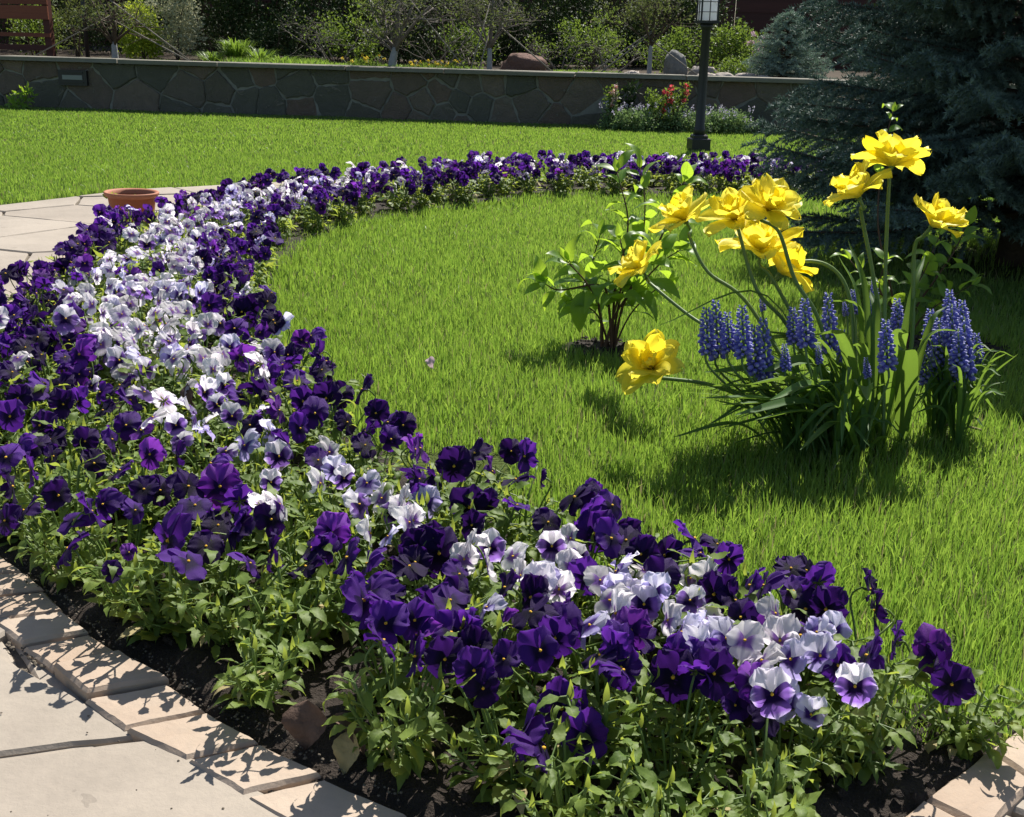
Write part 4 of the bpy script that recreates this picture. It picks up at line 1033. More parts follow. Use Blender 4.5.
# --- pansy bloom, +Z is where it looks, +Y its top; 1 unit = 1 (scaled on use, about 6 cm)
def pansy_bloom(kind, seed):
    rr = random.Random(seed); mb = MB(); flop = rr.uniform(0.0, 1.0); ruf = rr.uniform(.5, 2.3); wilt = rr.random() ** 2
    def petal(ang, L, hw, z0, back, isup, seedp, twist=0.0):
        nr, nc = 9, 12; vs, dt = [], []; ph = rr.uniform(0, 6.28); ph2 = rr.uniform(0, 6.28); rn = rr.random()
        ca, sa = math.cos(ang), math.sin(ang)
        for i in range(nr + 1):
            t = i / nr
            for j in range(nc + 1):
                s = -1 + 2 * j / nc
                # fan that opens quickly and closes round
                prof = (t ** 0.62) * math.sqrt(max(0.0, 1 - (max(0, t - .42) / .60) ** 2.2))
                al = L * (t - 0.10 * s * s * t * t - 0.02 * math.cos(s * 7 + ph) * t)
                ac = hw * s * prof
                z = z0 + back * L * t * t + ruf * 0.075 * L * math.sin(s * 3.4 + ph) * t * t + ruf * .05 * L * math.sin(s * 8 + ph2) * t ** 3 + 0.10 * L * (s * s) * t * (1 if isup else -1) + twist * s * L * t - wilt * .35 * L * t * t * abs(math.sin(ang + ph))
                x = ca * al - sa * ac; y = sa * al + ca * ac
                vs.append((x, y, z)); dt.append((t, 1.0 if isup else 0.0, rn))
        w_ = nc + 1
        mb.add(vs, [(i * w_ + j, i * w_ + j + 1, (i + 1) * w_ + j + 1, (i + 1) * w_ + j) for i in range(nr) for j in range(nc)], 0, dt)
    b = lambda a, c: rr.uniform(a, c)
    petal(R(b(58, 68)), b(.54, .60), .40, -.05, b(-.55, .05) if flop > .4 else b(-.2, .2), True, 1, b(-.2, .2))
    petal(R(b(112, 122)), b(.54, .60), .40, -.035, b(-.55, .05) if flop > .4 else b(-.2, .2), True, 2, b(-.2, .2))
    petal(R(b(-6, 12)), b(.47, .53), .34, .0, b(-.35, .25), False, 3, b(-.25, .25))
    petal(R(b(168, 186)), b(.47, .53), .34, .008, b(-.35, .25), False, 4, b(-.25, .25))
    petal(R(b(-98, -82)), b(.50, .58), .46, .02, b(-.5, .35), False, 5)
    # eye
    n = 8; vs = [(0, -.01, .055)] + [(math.cos(6.283 * k / n) * .036, math.sin(6.283 * k / n) * .032 - .01, .03) for k in range(n)] + [(math.cos(6.283 * k / n) * .042, math.sin(6.283 * k / n) * .04 - .01, -.02) for k in range(n)]
    mb.add(vs, [(0, 1 + k, 1 + (k + 1) % n) for k in range(n)] + [(1 + k, 1 + n + k, 1 + n + (k + 1) % n, 1 + (k + 1) % n) for k in range(n)], 1)
    # green sepals at the back
    for k in range(5):
        a = k * 1.2566 + .3; leaf_blade(mb, (math.cos(a) * .02, math.sin(a) * .02, -.05), (math.cos(a), math.sin(a), -.5), (0, 0, 1), .24, .09, 2, .7, 3, .1, -.3)
    tube(mb, [(0, 0, -.02), (0, 0, -.12), (0, .03, -.17)], [.05, .045, .02], 6, 2, (0, 0, .6))
    return mb.mesh('pansy_bloom_' + kind, [PM[kind], M['eye'], M['pansy_leaf']])
BLOOM = {k: [pansy_bloom(k, 100 * i + ord(k)) for i in range(9 if k in 'DV' else 7)] for k in PM}

def pansy_foliage(seed, n=46, h=.12, rad=.075, big=1.0):
    rr = random.Random(seed); st = random.getstate(); random.seed(seed); mb = MB()
    stems = []
    for k in range(9):
        a = rr.uniform(0, 6.28); r = rad * rr.uniform(.2, 1); hh = h * rr.uniform(.55, 1.05)
        pts = spline([(math.cos(a) * .008, math.sin(a) * .008, 0), (math.cos(a) * r * .6, math.sin(a) * r * .6, hh * .45), (math.cos(a) * r, math.sin(a) * r, hh)], 4)
        tube(mb, pts, [.0022] * len(pts), 5, 1, (0, 0, rr.random())); stems.append(pts)
    for k in range(n):
        pts = stems[k % 9]; i = rr.randint(1, 8); p = pts[min(i, len(pts) - 1)]
        a = rr.uniform(0, 6.28); el = rr.uniform(-.35, .75)
        d = Vector((math.cos(a), math.sin(a), el)); out = Vector((p.x, p.y, 0)); d = (d + out * 6).normalized()
        L = rr.uniform(.022, .042) * big * (1.25 if i < 4 else 1); pet = rr.uniform(.008, .02)
        tube(mb, [p, p + d * pet], .0011, 4, 1, (0, 0, .5), False)
        leaf_blade(mb, p + d * pet, (d + Vector((0, 0, -.1))).normalized(), (rr.uniform(-.4, .4), rr.uniform(-.4, .4), 1), L, L * rr.uniform(.42, .70), (2 if i < 4 and rr.random() < .10 else 0), rr.random() ** .8, 8, rr.uniform(.05, .5), rr.uniform(-.3, 1.1), 'ovate', .20, .06, 1)
    for k in range(12):           # young narrow lobed leaves at the tips
        p = stems[k % 9][-1]; a = rr.uniform(0, 6.28); d = Vector((math.cos(a) * .7, math.sin(a) * .7, 1))
        leaf_blade(mb, p - Vector((0, 0, .008)), d, (math.cos(a), math.sin(a), -.5), rr.uniform(.018, .03), .008, 0, .3 + .4 * rr.random(), 4, .3, .5, 'ovate', 0, 0, 1)
    random.setstate(st)
    return mb.mesh('pansy_foliage', [M['pansy_leaf'], M['pansy_stem'], M['dry_leaf']])
FOL = [pansy_foliage(i + 1, 118, .118, .080, .80) for i in range(6)]
FOL_FAR = [pansy_foliage(i + 21, 56, .115, .08, 1.25) for i in range(4)]

BIG = 1.25
HAND = """73 369 V;79 374 M;12 372 D;44 383 V;18 398 D;35 389 V;63 404 D;78 401 V;100 392 V s;103 410 D;10 416 V;50 439 D;53 456 D;18 445 V s;35 445 D;85 441 D c;112 439 V;126 425 V;94 463 D;141 430 M;
176 425 B c;153 417 W;206 430 L;150 454 M;176 457 D s1.1;226 451 B;211 463 V;12 486 D;6 457 V;24 510 D;91 511 V s1.3;103 504 V;135 510 V 0.7;144 489 D;188 486 D;220 486 M c1.3;168 540 V s1.3;188 561 V 1.2;206 546 D 1.2;
217 516 V;237 524 V;68 548 D;112 571 D 0.6;129 552 M 0.5;217 404 B c;232 416 B;144 392 B;147 368 B;213 369 W;206 422 W;263 410 B 0.7;279 410 M;297 381 V;318 372 V;259 389 D;270 392 V;303 401 V;315 413 V;
300 428 V 1.2;326 398 D;341 395 D;362 389 D;347 422 D;365 431 D;376 413 D;388 422 V;403 425 D;391 439 V;365 445 D;420 448 M s;271 431 L;279 456 B c;288 443 V;329 452 W;318 460 V;335 469 L;344 478 B;320 483 W;
271 482 B c;279 504 W;262 504 W;271 519 D;359 504 B;382 498 W;391 513 B;403 501 W;409 522 W;423 501 V;367 483 L;332 533 M c1.2;326 550 V;312 548 D;306 566 D;347 557 V s;367 563 V s;370 533 W;388 536 L;417 548 D c1.25;
432 540 D;409 566 D;250 563 V s;270 551 D s;218 525 D;236 530 D;370 592 V s1.3;390 594 D;417 477 D;435 475 D;415 449 M s;419 479 V;454 466 D c1.3;475 453 D;492 471 M;511 451 D c;525 456 V;516 479 D;541 479 D 0.7;517 505 V;
487 505 D;469 507 D 1.25;472 525 D;426 502 L;405 507 W;413 520 W;431 538 D;439 553 D c1.2;415 562 D;490 548 B c1.1;469 546 W;513 556 W;464 559 W;487 566 W s;459 574 V;457 595 D 1.1;436 605 D;552 546 B c;570 538 W;575 497 D 1.2;
590 492 V;602 497 D;612 505 V;585 515 V 1.2;595 533 V 1.2;611 538 V;626 540 D;641 554 D;580 557 B;585 577 V c;616 571 L;618 589 L;631 595 B;539 582 W;559 589 W;544 574 L;505 587 D s;531 597 D;531 612 D;567 610 V s;487 607 L;
415 620 V;417 634 M s;462 628 V;451 632 V;500 623 M s;565 630 V;552 635 V s;616 613 W;631 630 M;626 535 D;644 550 V;670 550 V 0.7;694 538 V 1.2;700 553 V;717 544 D;729 559 V;644 570 W 0.8;662 576 D;709 577 W;714 594 D;
750 585 V s;764 585 V s;791 568 D;806 570 D;794 591 V;817 582 V;806 609 D 1.15;826 609 D;741 617 D;753 626 M;775 613 W s;713 620 W;726 638 L;644 604 B c;618 591 L;682 632 L;700 635 L;638 635 V;618 650 V;623 670 V;676 656 V 1.1;
673 677 D c1.1;697 670 V;717 656 V;714 673 D;735 705 V 0.8;762 660 W s;747 664 W;753 681 M;791 659 L;800 635 V;817 632 L;835 629 L;772 694 B c1.05;788 702 L;767 717 D;811 714 L 0.8;855 686 B c1.05;871 589 D s1.1;875 610 D s;867 655 V s;
894 642 V s;933 651 M;952 684 D c0.95;936 664 D;386 623 V;383 640 V;416 656 V s;363 600 V s1.3;389 606 V s;463 632 V;474 647 D;445 659 D;474 670 V c;483 688 D c;504 659 V;521 733 V s1.3;543 748 V 1.3;562 708 V 1.2;584 736 V c1.35;612 648 V;
621 667 V;555 638 V;600 655 D;450 600 V;30 470 V;58 495 D;75 520 V;40 425 D;120 470 V;160 490 D;5 520 D;195 505 V;240 500 V;60 385 D;120 385 D;130 400 V;165 400 W;185 388 W;192 410 B;205 392 B;240 395 V;225 385 B;180 440 B;250 425 D;245 445 L;
655 590 L;690 600 B;668 620 W;735 600 D;780 640 W;820 655 L;700 648 B;590 625 L;540 650 V;690 578 W;665 555 D;548 522 D;625 562 B;600 580 W;570 565 W;745 640 W;838 665 V;520 575 W;655 632 W;610 600 W"""
hand = []
for it in HAND.replace('\n', '').split(';'):
    a = it.split()
    if len(a) < 3: continue
    px, py, k = float(a[0]), float(a[1]), a[2]; mode = ''; sc = 1.0
    if len(a) > 3:
        m = a[3]
        if m[0] in 'cs': mode = m[0]; m = m[1:]
        if m: sc = float(m)
    h = random.uniform(.145, .175)
    if py > 700: h = .12
    hand.append((gp(px, py, h), k, mode, sc, px, py))

# plants on a loose grid in the bed
rp = random.Random(5); plants = []
inner_l = W2(INNER); corner_l = W2(CORNER)
def ok_bed(x, y, m):
    return in_poly(np.array([x]), np.array([y]), BED)[0] and dist_line(np.array([x]), np.array([y]), BED + [BED[0]])[0] > m
tries = 0
while tries < 90000 and len(plants) < 292:
    tries += 1
    x = rp.uniform(min(bx), max(bx)); y = rp.uniform(min(by), max(by))
    q = proj((x, y, .1))
    if q[0] < -90 or q[0] > 1060 or q[1] > 900: continue
    if not ok_bed(x, y, .03 if y < 5 else .012): continue
    rmin = .094 if y < 1.9 else .112 if y < 2.6 else (.128 if y < 4.5 else .150)
    if all((x - a) ** 2 + (y - b) ** 2 > rmin ** 2 for a, b in plants): plants.append((x, y))
print('plants', len(plants), 'tries', tries)
WHITE = W2([(760, 163), (640, 161), (560, 161), (470, 163), (380, 173), (310, 185), (250, 198), (205, 215), (165, 240), (143, 270), (138, 300), (150, 330), (185, 365), (215, 400)], .16)
heads = {i: [] for i in range(len(plants))}
PX = np.array(plants)
for hd in hand:
    p = hd[0]; d = (PX[:, 0] - p.x) ** 2 + (PX[:, 1] - p.y) ** 2
    for o in np.argsort(d)[:9]:
        if len(heads[o]) < (5 if d[o] < .02 else 6): heads[o].append((p, hd[1], hd[2], hd[3])); break
for i, (x, y) in enumerate(plants):
    q = proj((x, y, .16))
    if q[1] > 372 and not (q[0] < -5): continue
    dw = dist_line(np.array([x]), np.array([y]), WHITE)[0]
    half = .165 if y < 4.5 else .13
    if y > 5.6: half = .07
    nf = rp.choice((5, 6, 6, 7)) if y < 4.6 else rp.choice((7, 8, 9))
    for _ in range(nf):
        a = rp.uniform(0, 6.28); r = .085 * math.sqrt(rp.random())
        hx, hy = x + math.cos(a) * r, y + math.sin(a) * r
        dd = dist_line(np.array([hx]), np.array([hy]), WHITE)[0]
        if dd < half: k = rp.choices('WBLVM', (50, 22, 15, 10, 3) if y < 5.6 else (30, 14, 12, 34, 10))[0]
        elif dd < half * 1.35: k = rp.choices('WBLVDM', (10, 14, 14, 30, 22, 10))[0]
        else: k = rp.choices('DVMWL', (46, 40, 11, 1 if y < 5.5 else 6, 2))[0]
        heads[i].append((Vector((hx, hy, rp.uniform(.125, .190))), k, '', rp.uniform(.85, 1.12)))

CN = {'D': 'deep purple', 'V': 'violet', 'M': 'bright violet', 'B': 'bicolour', 'W': 'white', 'L': 'pale lavender'}
def zone(x, y, q):
    io = dist_line(np.array([x]), np.array([y]), OUTER_LINE)[0]; ii = dist_line(np.array([x]), np.array([y]), inner_l)[0]; cc = dist_line(np.array([x]), np.array([y]), corner_l[:3])[0]
    side = 'paving side' if io < .17 and io < ii else ('lawn side' if ii < .17 else 'mid bed')
    if q[0] < -10 : seg = 'beyond the left end'
    if y > 5.9:
        seg = 'far strip near spruce' if q[0] > 740 else ('far strip before lamp post' if q[0] > 660 else ('far strip behind leafy shrub' if q[0] > 560 else 'far strip before stone wall'))
    elif y > 4.6: seg = 'far bend right of pot' if q[0] > 240 else 'just right of the terracotta pot'
    elif y > 3.7: seg = 'in front of terracotta pot' if q[0] < 200 else 'on bend beside lawn'
    elif y > 2.7: seg = 'on the left curve below the pot'
    elif y > 2.1: seg = 'at the left curve'
    else: seg = 'in the near run'
    return side, seg
used_lab = {}
def bloom_words(hs):
    if not hs: return 'leafy pansy without open blooms'
    from collections import Counter
    c = Counter(CN[h[1]] for h in hs); m = c.most_common(2)
    num = {1: 'single', 2: 'two', 3: 'three', 4: 'four', 5: 'five', 6: 'six', 7: 'seven'}
    if len(m) == 1: return f"pansy with {num[min(7, m[0][1])]} {m[0][0]} bloom" + ('s' if m[0][1] > 1 else '')
    if m[0][0].count(' ') and m[1][0].count(' '): return f"{m[0][0]}, also {m[1][0]} pansy"
    return f"{m[0][0]} and {m[1][0]} pansy" if hs and len(hs) % 2 else f"pansy with {m[0][0]} and {m[1][0]} blooms"
BEHIND = [(-60, 'at the left edge'), (60, 'above the first kerb stones'), (130, 'above the raised orange kerb stone'), (210, 'above the long pale kerb stone'), (300, 'behind the round brown leaf'), (400, 'where the kerb leaves the picture'),
          (500, 'below the bare lawn'), (620, 'below the lowest tulip'), (740, 'below the grape hyacinths'), (850, 'below the clump shadow'), (930, 'near the corner stone'), (1024, 'at the corner stone')]
count = 0
order = sorted(range(len(plants)), key=lambda i: plants[i][1])
for i in order:
    x, y = plants[i]; hs = heads[i]; nearp = y < 3.2
    c = sum((h[0] for h in hs), Vector()) / len(hs) if hs else Vector((x, y, .1))
    q = proj(c); side, seg = zone(x, y, q)
    if y <= 2.1:
        nm = min(BEHIND, key=lambda b: abs(b[0] - q[0]))[1]; seg = nm
    lab = f"{bloom_words(hs)} {side} {seg}"
    t = thing('pansy', (x, y, .024), lab, 'pansy', 'pansies planted along the curved bed', rz=rp.uniform(0, 6.28))
    rz = t.rotation_euler.z; inv = (Matrix.Translation((x, y, .024)) @ Matrix.Rotation(rz, 4, 'Z')).inverted()
    fm = rp.choice(FOL if y < 3.6 else FOL_FAR)
    fo = link('foliage', fm, t); s = rp.uniform(.85, 1.15); fo.scale = (s, s, s * rp.uniform(.9, 1.1))
    for (p, k, mode, sc) in hs:
        # where the bloom looks
        if mode == 'c': az = math.atan2(-p.y, -p.x) + rp.uniform(-.3, .3); el = rp.uniform(.15, .45)
        elif mode == 's': az = math.atan2(-p.y, -p.x) + rp.choice((-1, 1)) * rp.uniform(1.1, 1.7); el = rp.uniform(-.1, .6)
        else:
            az = math.atan2(-p.y, -p.x) + rp.gauss(0, 1.25); el = rp.uniform(-.1, 1.05)
        f = Vector((math.cos(az) * math.cos(el), math.sin(az) * math.cos(el), math.sin(el)))
        size = (.055 if k in 'DV' else .052 if k == 'M' else .050) * (.97 if y < 2.0 else 1.10) * sc * rp.uniform(.82, 1.10)
        rot = f.to_track_quat('Z', 'Y').to_matrix().to_4x4() @ Matrix.Rotation(rp.gauss(0, .18), 4, 'Z')
        mw = Matrix.Translation(p) @ rot @ Matrix.Diagonal((size, size, size, 1))
        o = link('bloom', rp.choice(BLOOM[k]), t); o.matrix_local = inv @ mw
        # its stem, hooked behind the bloom
        bk = p - f * size * .15; top = bk + Vector((0, 0, size * .05)) - f * size * .12
        fh = Vector((f.x, f.y, 0)) * size * .22
        root = Vector((x + (p.x - x) * .3, y + (p.y - y) * .3, .03))
        pts = [bk, top, top - fh - Vector((0, 0, size * .35)), (top - fh).lerp(root, .5) + Vector((0, 0, .01)), root]
        pts = [inv @ v for v in (spline(pts, 3) if nearp else pts)]
        mb = MB(); tube(mb, pts, .0016, 5 if nearp else 3, 0, (0, 0, rp.random()), False); link('stem', mb.mesh('stem', [M['pansy_stem']]), t)
    count += len(hs)
print('blooms', count)
from collections import defaultdict
_by = defaultdict(list)
for o in bpy.data.objects:
    if o.get('category') == 'pansy': _by[o['label']].append(o)
for lb, os_ in _by.items():
    if 2 <= len(os_) <= 3 and len(lb.split()) <= 15:
        os_.sort(key=lambda o: o.location.y)
        ext = ['nearest', 'farthest'] if len(os_) == 2 else ['nearest', 'midway', 'farthest']
        for o, e in zip(os_, ext): o['label'] = lb + ', ' + e

# withered leaves in the near edge of the bed and on the lawn
def loose_leaf(name, p, L, Wd, mat, rot, label, cat, shape='ovate', curl=.5, fold=.3, tilt=.3):
    mb = MB(); st = random.getstate(); leaf_blade(mb, (0, 0, 0), (1, 0, 0), (0, 0, 1), L, Wd, 0, .5, 14, fold, curl, shape, .06, .10, 4); random.setstate(st)
    o = link(name, mb.mesh(name, [M[mat]]), None, p); o.rotation_euler = rot; return tag(o, label, cat)
p = gp(308, 700, .085); loose_leaf('withered_leaf', (p.x, p.y, .085), .062, .062, 'dead_leaf', (R(0), R(62), R(-95)), 'round withered brown leaf hanging over the soil by the kerb', 'leaf', curl=.3)
p = gp(352, 730, .07); loose_leaf('withered_leaf', (p.x, p.y, .07), .055, .038, 'dry_leaf', (R(0), R(55), R(-110)), 'yellowing striped leaf right of the round brown one', 'leaf', curl=.3)
p = gp(335, 715, .08); loose_leaf('withered_leaf', (p.x, p.y, .08), .06, .03, 'dead_leaf', (R(0), R(20), R(-30)), 'narrow grey brown leaf above the yellowing striped one', 'leaf')
p = gp(188, 388, .16); loose_leaf('withered_leaf', (p.x, p.y, .17), .05, .035, 'dead_leaf', (R(40), R(60), R(-80)), 'reddish dead leaf among the white pansies of the left curve', 'leaf')
p = gp(430, 364, .03); loose_leaf('fallen_petal', (p.x, p.y, .05), .035, .03, 'pink_bloom', (R(30), R(40), R(-80)), 'single pale petal lying on the open lawn', 'petal')

# ------------------------------------------------------------------ tulips
def tulip_bloom(seed, open_=1.0):
    rr = random.Random(seed); mb = MB()
    def petal(az, L, hw, e0, e1, r0, z0):
        """e0: elevation at the base, e1: at the tip"""
        nr, nc = 10, 8; vs, dt = [], []; ph = rr.uniform(0, 6.28); rn = rr.random(); ca, sa = math.cos(az), math.sin(az); x, z = r0, z0; notch = rr.uniform(.0, .20); sk = rr.uniform(-.25, .25)
        for i in range(nr + 1):
            t = i / nr; el = e0 + (e1 - e0) * t
            if i: x += math.cos(el) * L / nr; z += math.sin(el) * L / nr
            prof = min(1, .26 + 1.45 * t) * (max(0, 1 - ((t - .5) / .505) ** 2.1) ** .62 if t > .5 else 1)
            for j in range(nc + 1):
                s = -1 + 2 * j / nc; w_ = hw * max(prof, .08) * s
                cup = .28 * hw * s * s * (1 - t * .4); ru = .22 * hw * math.sin(3.5 * s + ph + 5 * t) * t + .14 * hw * math.sin(9 * s + ph) * t ** 3
                nx_, nz_ = -math.sin(el), math.cos(el)
                lx = x + nx_ * (cup + ru) - notch * L * (1 - abs(s)) * t ** 4 * .8; lz_ = z + nz_ * (cup + ru); ly = w_ + sk * hw * t * t
                vs.append((ca * lx - sa * ly, sa * lx + ca * ly, lz_)); dt.append((t, abs(s), rn))
        q = nc + 1; mb.add(vs, [(i * q + j, i * q + j + 1, (i + 1) * q + j + 1, (i + 1) * q + j) for i in range(nr) for j in range(nc)], 0, dt)
    for k in range(7): petal(k * .898 + rr.uniform(-.2, .2), rr.uniform(.062, .076), rr.uniform(.020, .026), R(rr.uniform(22, 48)), R(rr.uniform(-32, 25) * open_ + (1 - open_) * 35), .004, 0)
    for k in range(6): petal(k * 1.047 + .5 + rr.uniform(-.25, .25), rr.uniform(.052, .068), rr.uniform(.018, .024), R(rr.uniform(48, 68)), R(rr.uniform(15, 60)), .004, .004)
    for k in range(5): petal(k * 1.256 + .2 + rr.uniform(-.3, .3), rr.uniform(.034, .052), rr.uniform(.012, .017), R(rr.uniform(66, 84)), R(rr.uniform(50, 85)), .003, .006)
    for k in range(6):
        a = k * 1.047; tube(mb, [(math.cos(a) * .005, math.sin(a) * .005, .004), (math.cos(a) * .008, math.sin(a) * .008, .022)], [.0012, .0022], 4, 1)
    tube(mb, [(0, 0, -.004), (0, 0, .02), (0, 0, .026)], [.005, .004, .005], 6, 2, (0, 0, .6))
    return mb.mesh('tulip_bloom', [M['tulip'], M['stamen'], M['tulip_stem']])
def z_at(px, py): return proj(gp(px, py))[2]
CB = (850, 446)
# (bloom px,py, depth), size, facing (right, away, up), stem picture points, root px, label
TUL = [
 ((650, 364, 2.30), 1.0, (-.35, -.55, .72), [(668, 378), (715, 386), (780, 415)], (835, 446), 'lowest yellow tulip, fully open near the grass left of the clump', .8),
 ((638, 264, 2.78), 1.08, (-.55, .05, .75), [(652, 285), (690, 316), (735, 345), (790, 400)], (840, 444), 'yellow tulip overlapping the middle of the leafy shrub', .9),
 ((682, 214, 2.68), 1.05, (-.5, -.1, .8), [(690, 238), (708, 272), (745, 300), (790, 370)], (842, 440), 'yellow tulip before the top of the leafy shrub', .8),
 ((733, 212, 2.36), .95, (-.35, -.25, .8), [(745, 238), (757, 290), (787, 325), (820, 390)], (850, 442), 'yellow tulip between the shrub top and the tallest of the middle group', .8),
 ((772, 203, 2.30), .95, (.25, -.5, .7), [(779, 232), (795, 280), (818, 318), (838, 390)], (856, 446), 'pale yellow tulip topping the middle group, turned towards the viewer', .8),
 ((760, 245, 2.46), 1.25, (-.1, -.1, .75), [(770, 275), (790, 310), (830, 380)], (862, 440), 'golden shaded tulip under the middle group, left of two', .8),
 ((786, 266, 2.50), 1.1, (.45, .1, .6), [(800, 262), (832, 268), (850, 300), (856, 370)], (868, 440), 'golden shaded tulip with an arched stem under the middle group', .9),
 ((855, 188, 2.36), .95, (-.45, .1, .85), [(861, 212), (872, 270), (880, 330)], (878, 440), 'yellow tulip left of the top one, before the spruce', .8),
 ((893, 157, 2.40), 1.0, (.15, .35, .9), [(888, 178), (886, 250), (884, 340)], (884, 444), 'topmost yellow tulip on a straight upright stem', 1.0),
 ((938, 218, 2.36), .95, (.35, -.25, .75), [(926, 238), (914, 252), (912, 340)], (900, 442), 'rightmost yellow tulip leaning towards the leafy sprig', .9)]
RFL = random.Random(9)
clump_depth = z_at(*CB)
for i, (b, sc, fc, sp, rt, lab, op) in enumerate(TUL):
    root = gp(rt[0], rt[1] + RFL.uniform(-5, 5)); root.z = 0; zr = proj(root)[2]
    t = thing('tulip', root, lab, 'tulip', 'yellow double tulips in the clump')
    bp_ = pt(*b); f = Vector(fc).normalized(); size = sc * 1.20
    o = link('bloom', tulip_bloom(60 + i, op), t); o.matrix_local = Matrix.Translation(bp_ - f * .022 - root) @ f.to_track_quat('Z', 'Y').to_matrix().to_4x4() @ Matrix.Diagonal((size, size, size, 1))
    pts = [bp_ - f * .022 - root, bp_ - f * .05 - root]
    m = len(sp)
    for k, (sx, sy) in enumerate(sp):
        zz = b[2] + (zr - b[2]) * (k + 1) / (m + 1); q = pt(sx, sy, zz) - root
        if k == 0 and (q - pts[-1]).length < .03: continue
        pts.append(q)
    pts.append(Vector((0, 0, -.01)))
    sl = spline(pts, 6); mb = MB(); tube(mb, sl, [.0036 + .0016 * k / len(sl) for k in range(len(sl))], 8, 0, (0, 0, .5)); link('stem', mb.mesh('stem', [M['tulip_stem']]), t)
# strap leaves of the tulips: tip px, width, mid lift
def strap(parent, root, tip, lift, Wd, mat='tulip_leaf', n=12, sag=0.0, twist=0.0, name='leaf'):
    a = Vector((0, 0, -.005)); c = tip - root; mid = c * .45 + Vector((0, 0, lift)); pts = spline([a, mid, c], n // 2)
    mb = MB(); vs, dt = [], []; rn = random.random(); tw = random.uniform(-.6, .6)
    side0 = c.cross(Vector((0, 0, 1))); side0 = side0.normalized() if side0.length > 1e-3 else Vector((1, 0, 0))
    L = len(pts) - 1
    for k, p in enumerate(pts):
        tt = k / L; tg = (pts[min(k + 1, L)] - pts[max(k - 1, 0)]).normalized()
        s = side0.copy(); s.rotate(Quaternion(tg, tw * tt + twist)); nrm = s.cross(tg).normalized()
        wv = Wd / 2 * (min(1, .45 + 1.8 * tt)) * max(.04, (1 - tt ** 2.6) ** .7)
        for q in (-1, -.5, 0, .5, 1): vs.append(p + s * wv * q + nrm * abs(q) * wv * .45); dt.append((tt, abs(q), rn))
    mb.add(vs, [(k * 5 + j, k * 5 + j + 1, k * 5 + 6 + j, k * 5 + 5 + j) for k in range(L) for j in range(4)], 0, dt)
    return link(name, mb.mesh(name, [M[mat]]), parent)
tul_objs = [o for o in bpy.data.objects if o.name.startswith('tulip') and o.type == 'EMPTY']
TIPS = [[(690, 385, 2.2, .06, .030), (720, 405, 2.2, .05, .028), (705, 372, 2.3, .09, .032), (745, 385, 2.2, .08, .042), (700, 398, 2.12, .05, .036)], [(760, 330, 2.4, .1, .026), (655, 327, 2.45, .22, .010)], [(735, 345, 2.35, .12, .034), (770, 400, 2.15, .08, .03), (762, 372, 2.3, .1, .045)], [(780, 340, 2.4, .12, .032), (755, 420, 2.1, .05, .026)],
        [(812, 335, 2.3, .12, .038), (800, 450, 2.1, .05, .022), (735, 415, 2.1, .06, .036), (868, 400, 2.15, .08, .036)], [(838, 255, 2.5, .12, .022), (850, 345, 2.4, .1, .034)], [(848, 240, 2.5, .12, .020), (870, 290, 2.5, .12, .022)], [(905, 330, 2.3, .1, .044), (828, 300, 2.5, .14, .03)],
        [(960, 330, 2.4, .12, .024), (925, 255, 2.5, .14, .018)], [(948, 305, 2.45, .12, .022), (900, 350, 2.25, .1, .05)]]
for t, tips in zip(tul_objs, TIPS):
    for (a, b, z, lift, wdt) in tips: strap(t, Vector(t.location), pt(a, b, z), lift, wdt)

# ------------------------------------------------------------------ grape hyacinths
def spike(seed):
    rr = random.Random(seed); mb = MB(); n = 66; L = 1.0
    for k in range(n):
        f = k / (n - 1); z = -.02 + f * 1.0; a = k * 2.39996; rad = .14 * (1 - .55 * f ** 1.6) * (0.8 if f < .12 else 1); s = .066 * (1.08 - .65 * f ** 1.4) * rr.uniform(.7, 1.25)
        d = Vector((math.cos(a), math.sin(a), -.5 + 1.1 * f)).normalized(); c = Vector((math.cos(a) * rad * .75, math.sin(a) * rad * .75, z))
        u = d.cross(Vector((0, 0, 1))).normalized(); v = d.cross(u); vs = []
        for (q, w_) in ((-.4, .3), (.1, .95), (.75, 1.0), (1.25, .55), (1.4, .62)):
            for j in range(6):
                an = j * 1.0472; vs.append(c + d * s * q + (u * math.cos(an) + v * math.sin(an)) * s * w_ * .72)
        fs = [(i * 6 + j, i * 6 + (j + 1) % 6, i * 6 + 6 + (j + 1) % 6, i * 6 + 6 + j) for i in range(4) for j in range(6)] + [tuple(range(24, 30))]
        rn = rr.random(); mb.add(vs, fs, 0, [(f, 1.0 if i_ >= 24 else 0.0, rn) for i_ in range(30)])
    tube(mb, [(0, 0, -.05), (0, 0, .5), (0, 0, .98)], [.03, .025, .015], 6, 1, (0, 0, .4))
    return mb.mesh('flower_spike', [M['muscari'], M['tulip_stem']])
SPK = [spike(i) for i in range(4)]
MU = [(215, 340, 500), (188, 360, 490), (248, 375, 485), (290, 355, 500), (325, 410, 545), (350, 390, 560), (345, 325, 370), (410, 465, 540), (433, 360, 460), (468, 335, 470), (535, 320, 480), (575, 425, 515), (505, 470, 520), (605, 310, 380), (663, 285, 340), (650, 330, 385),
      (698, 395, 535), (730, 335, 440), (642, 505, 560), (580, 345, 385), (880, 310, 420), (825, 365, 480), (850, 390, 520), (887, 350, 480), (916, 340, 450), (922, 385, 560), (957, 435, 520), (845, 420, 570), (812, 475, 575), (885, 490, 590), (870, 430, 520), (905, 420, 540)]
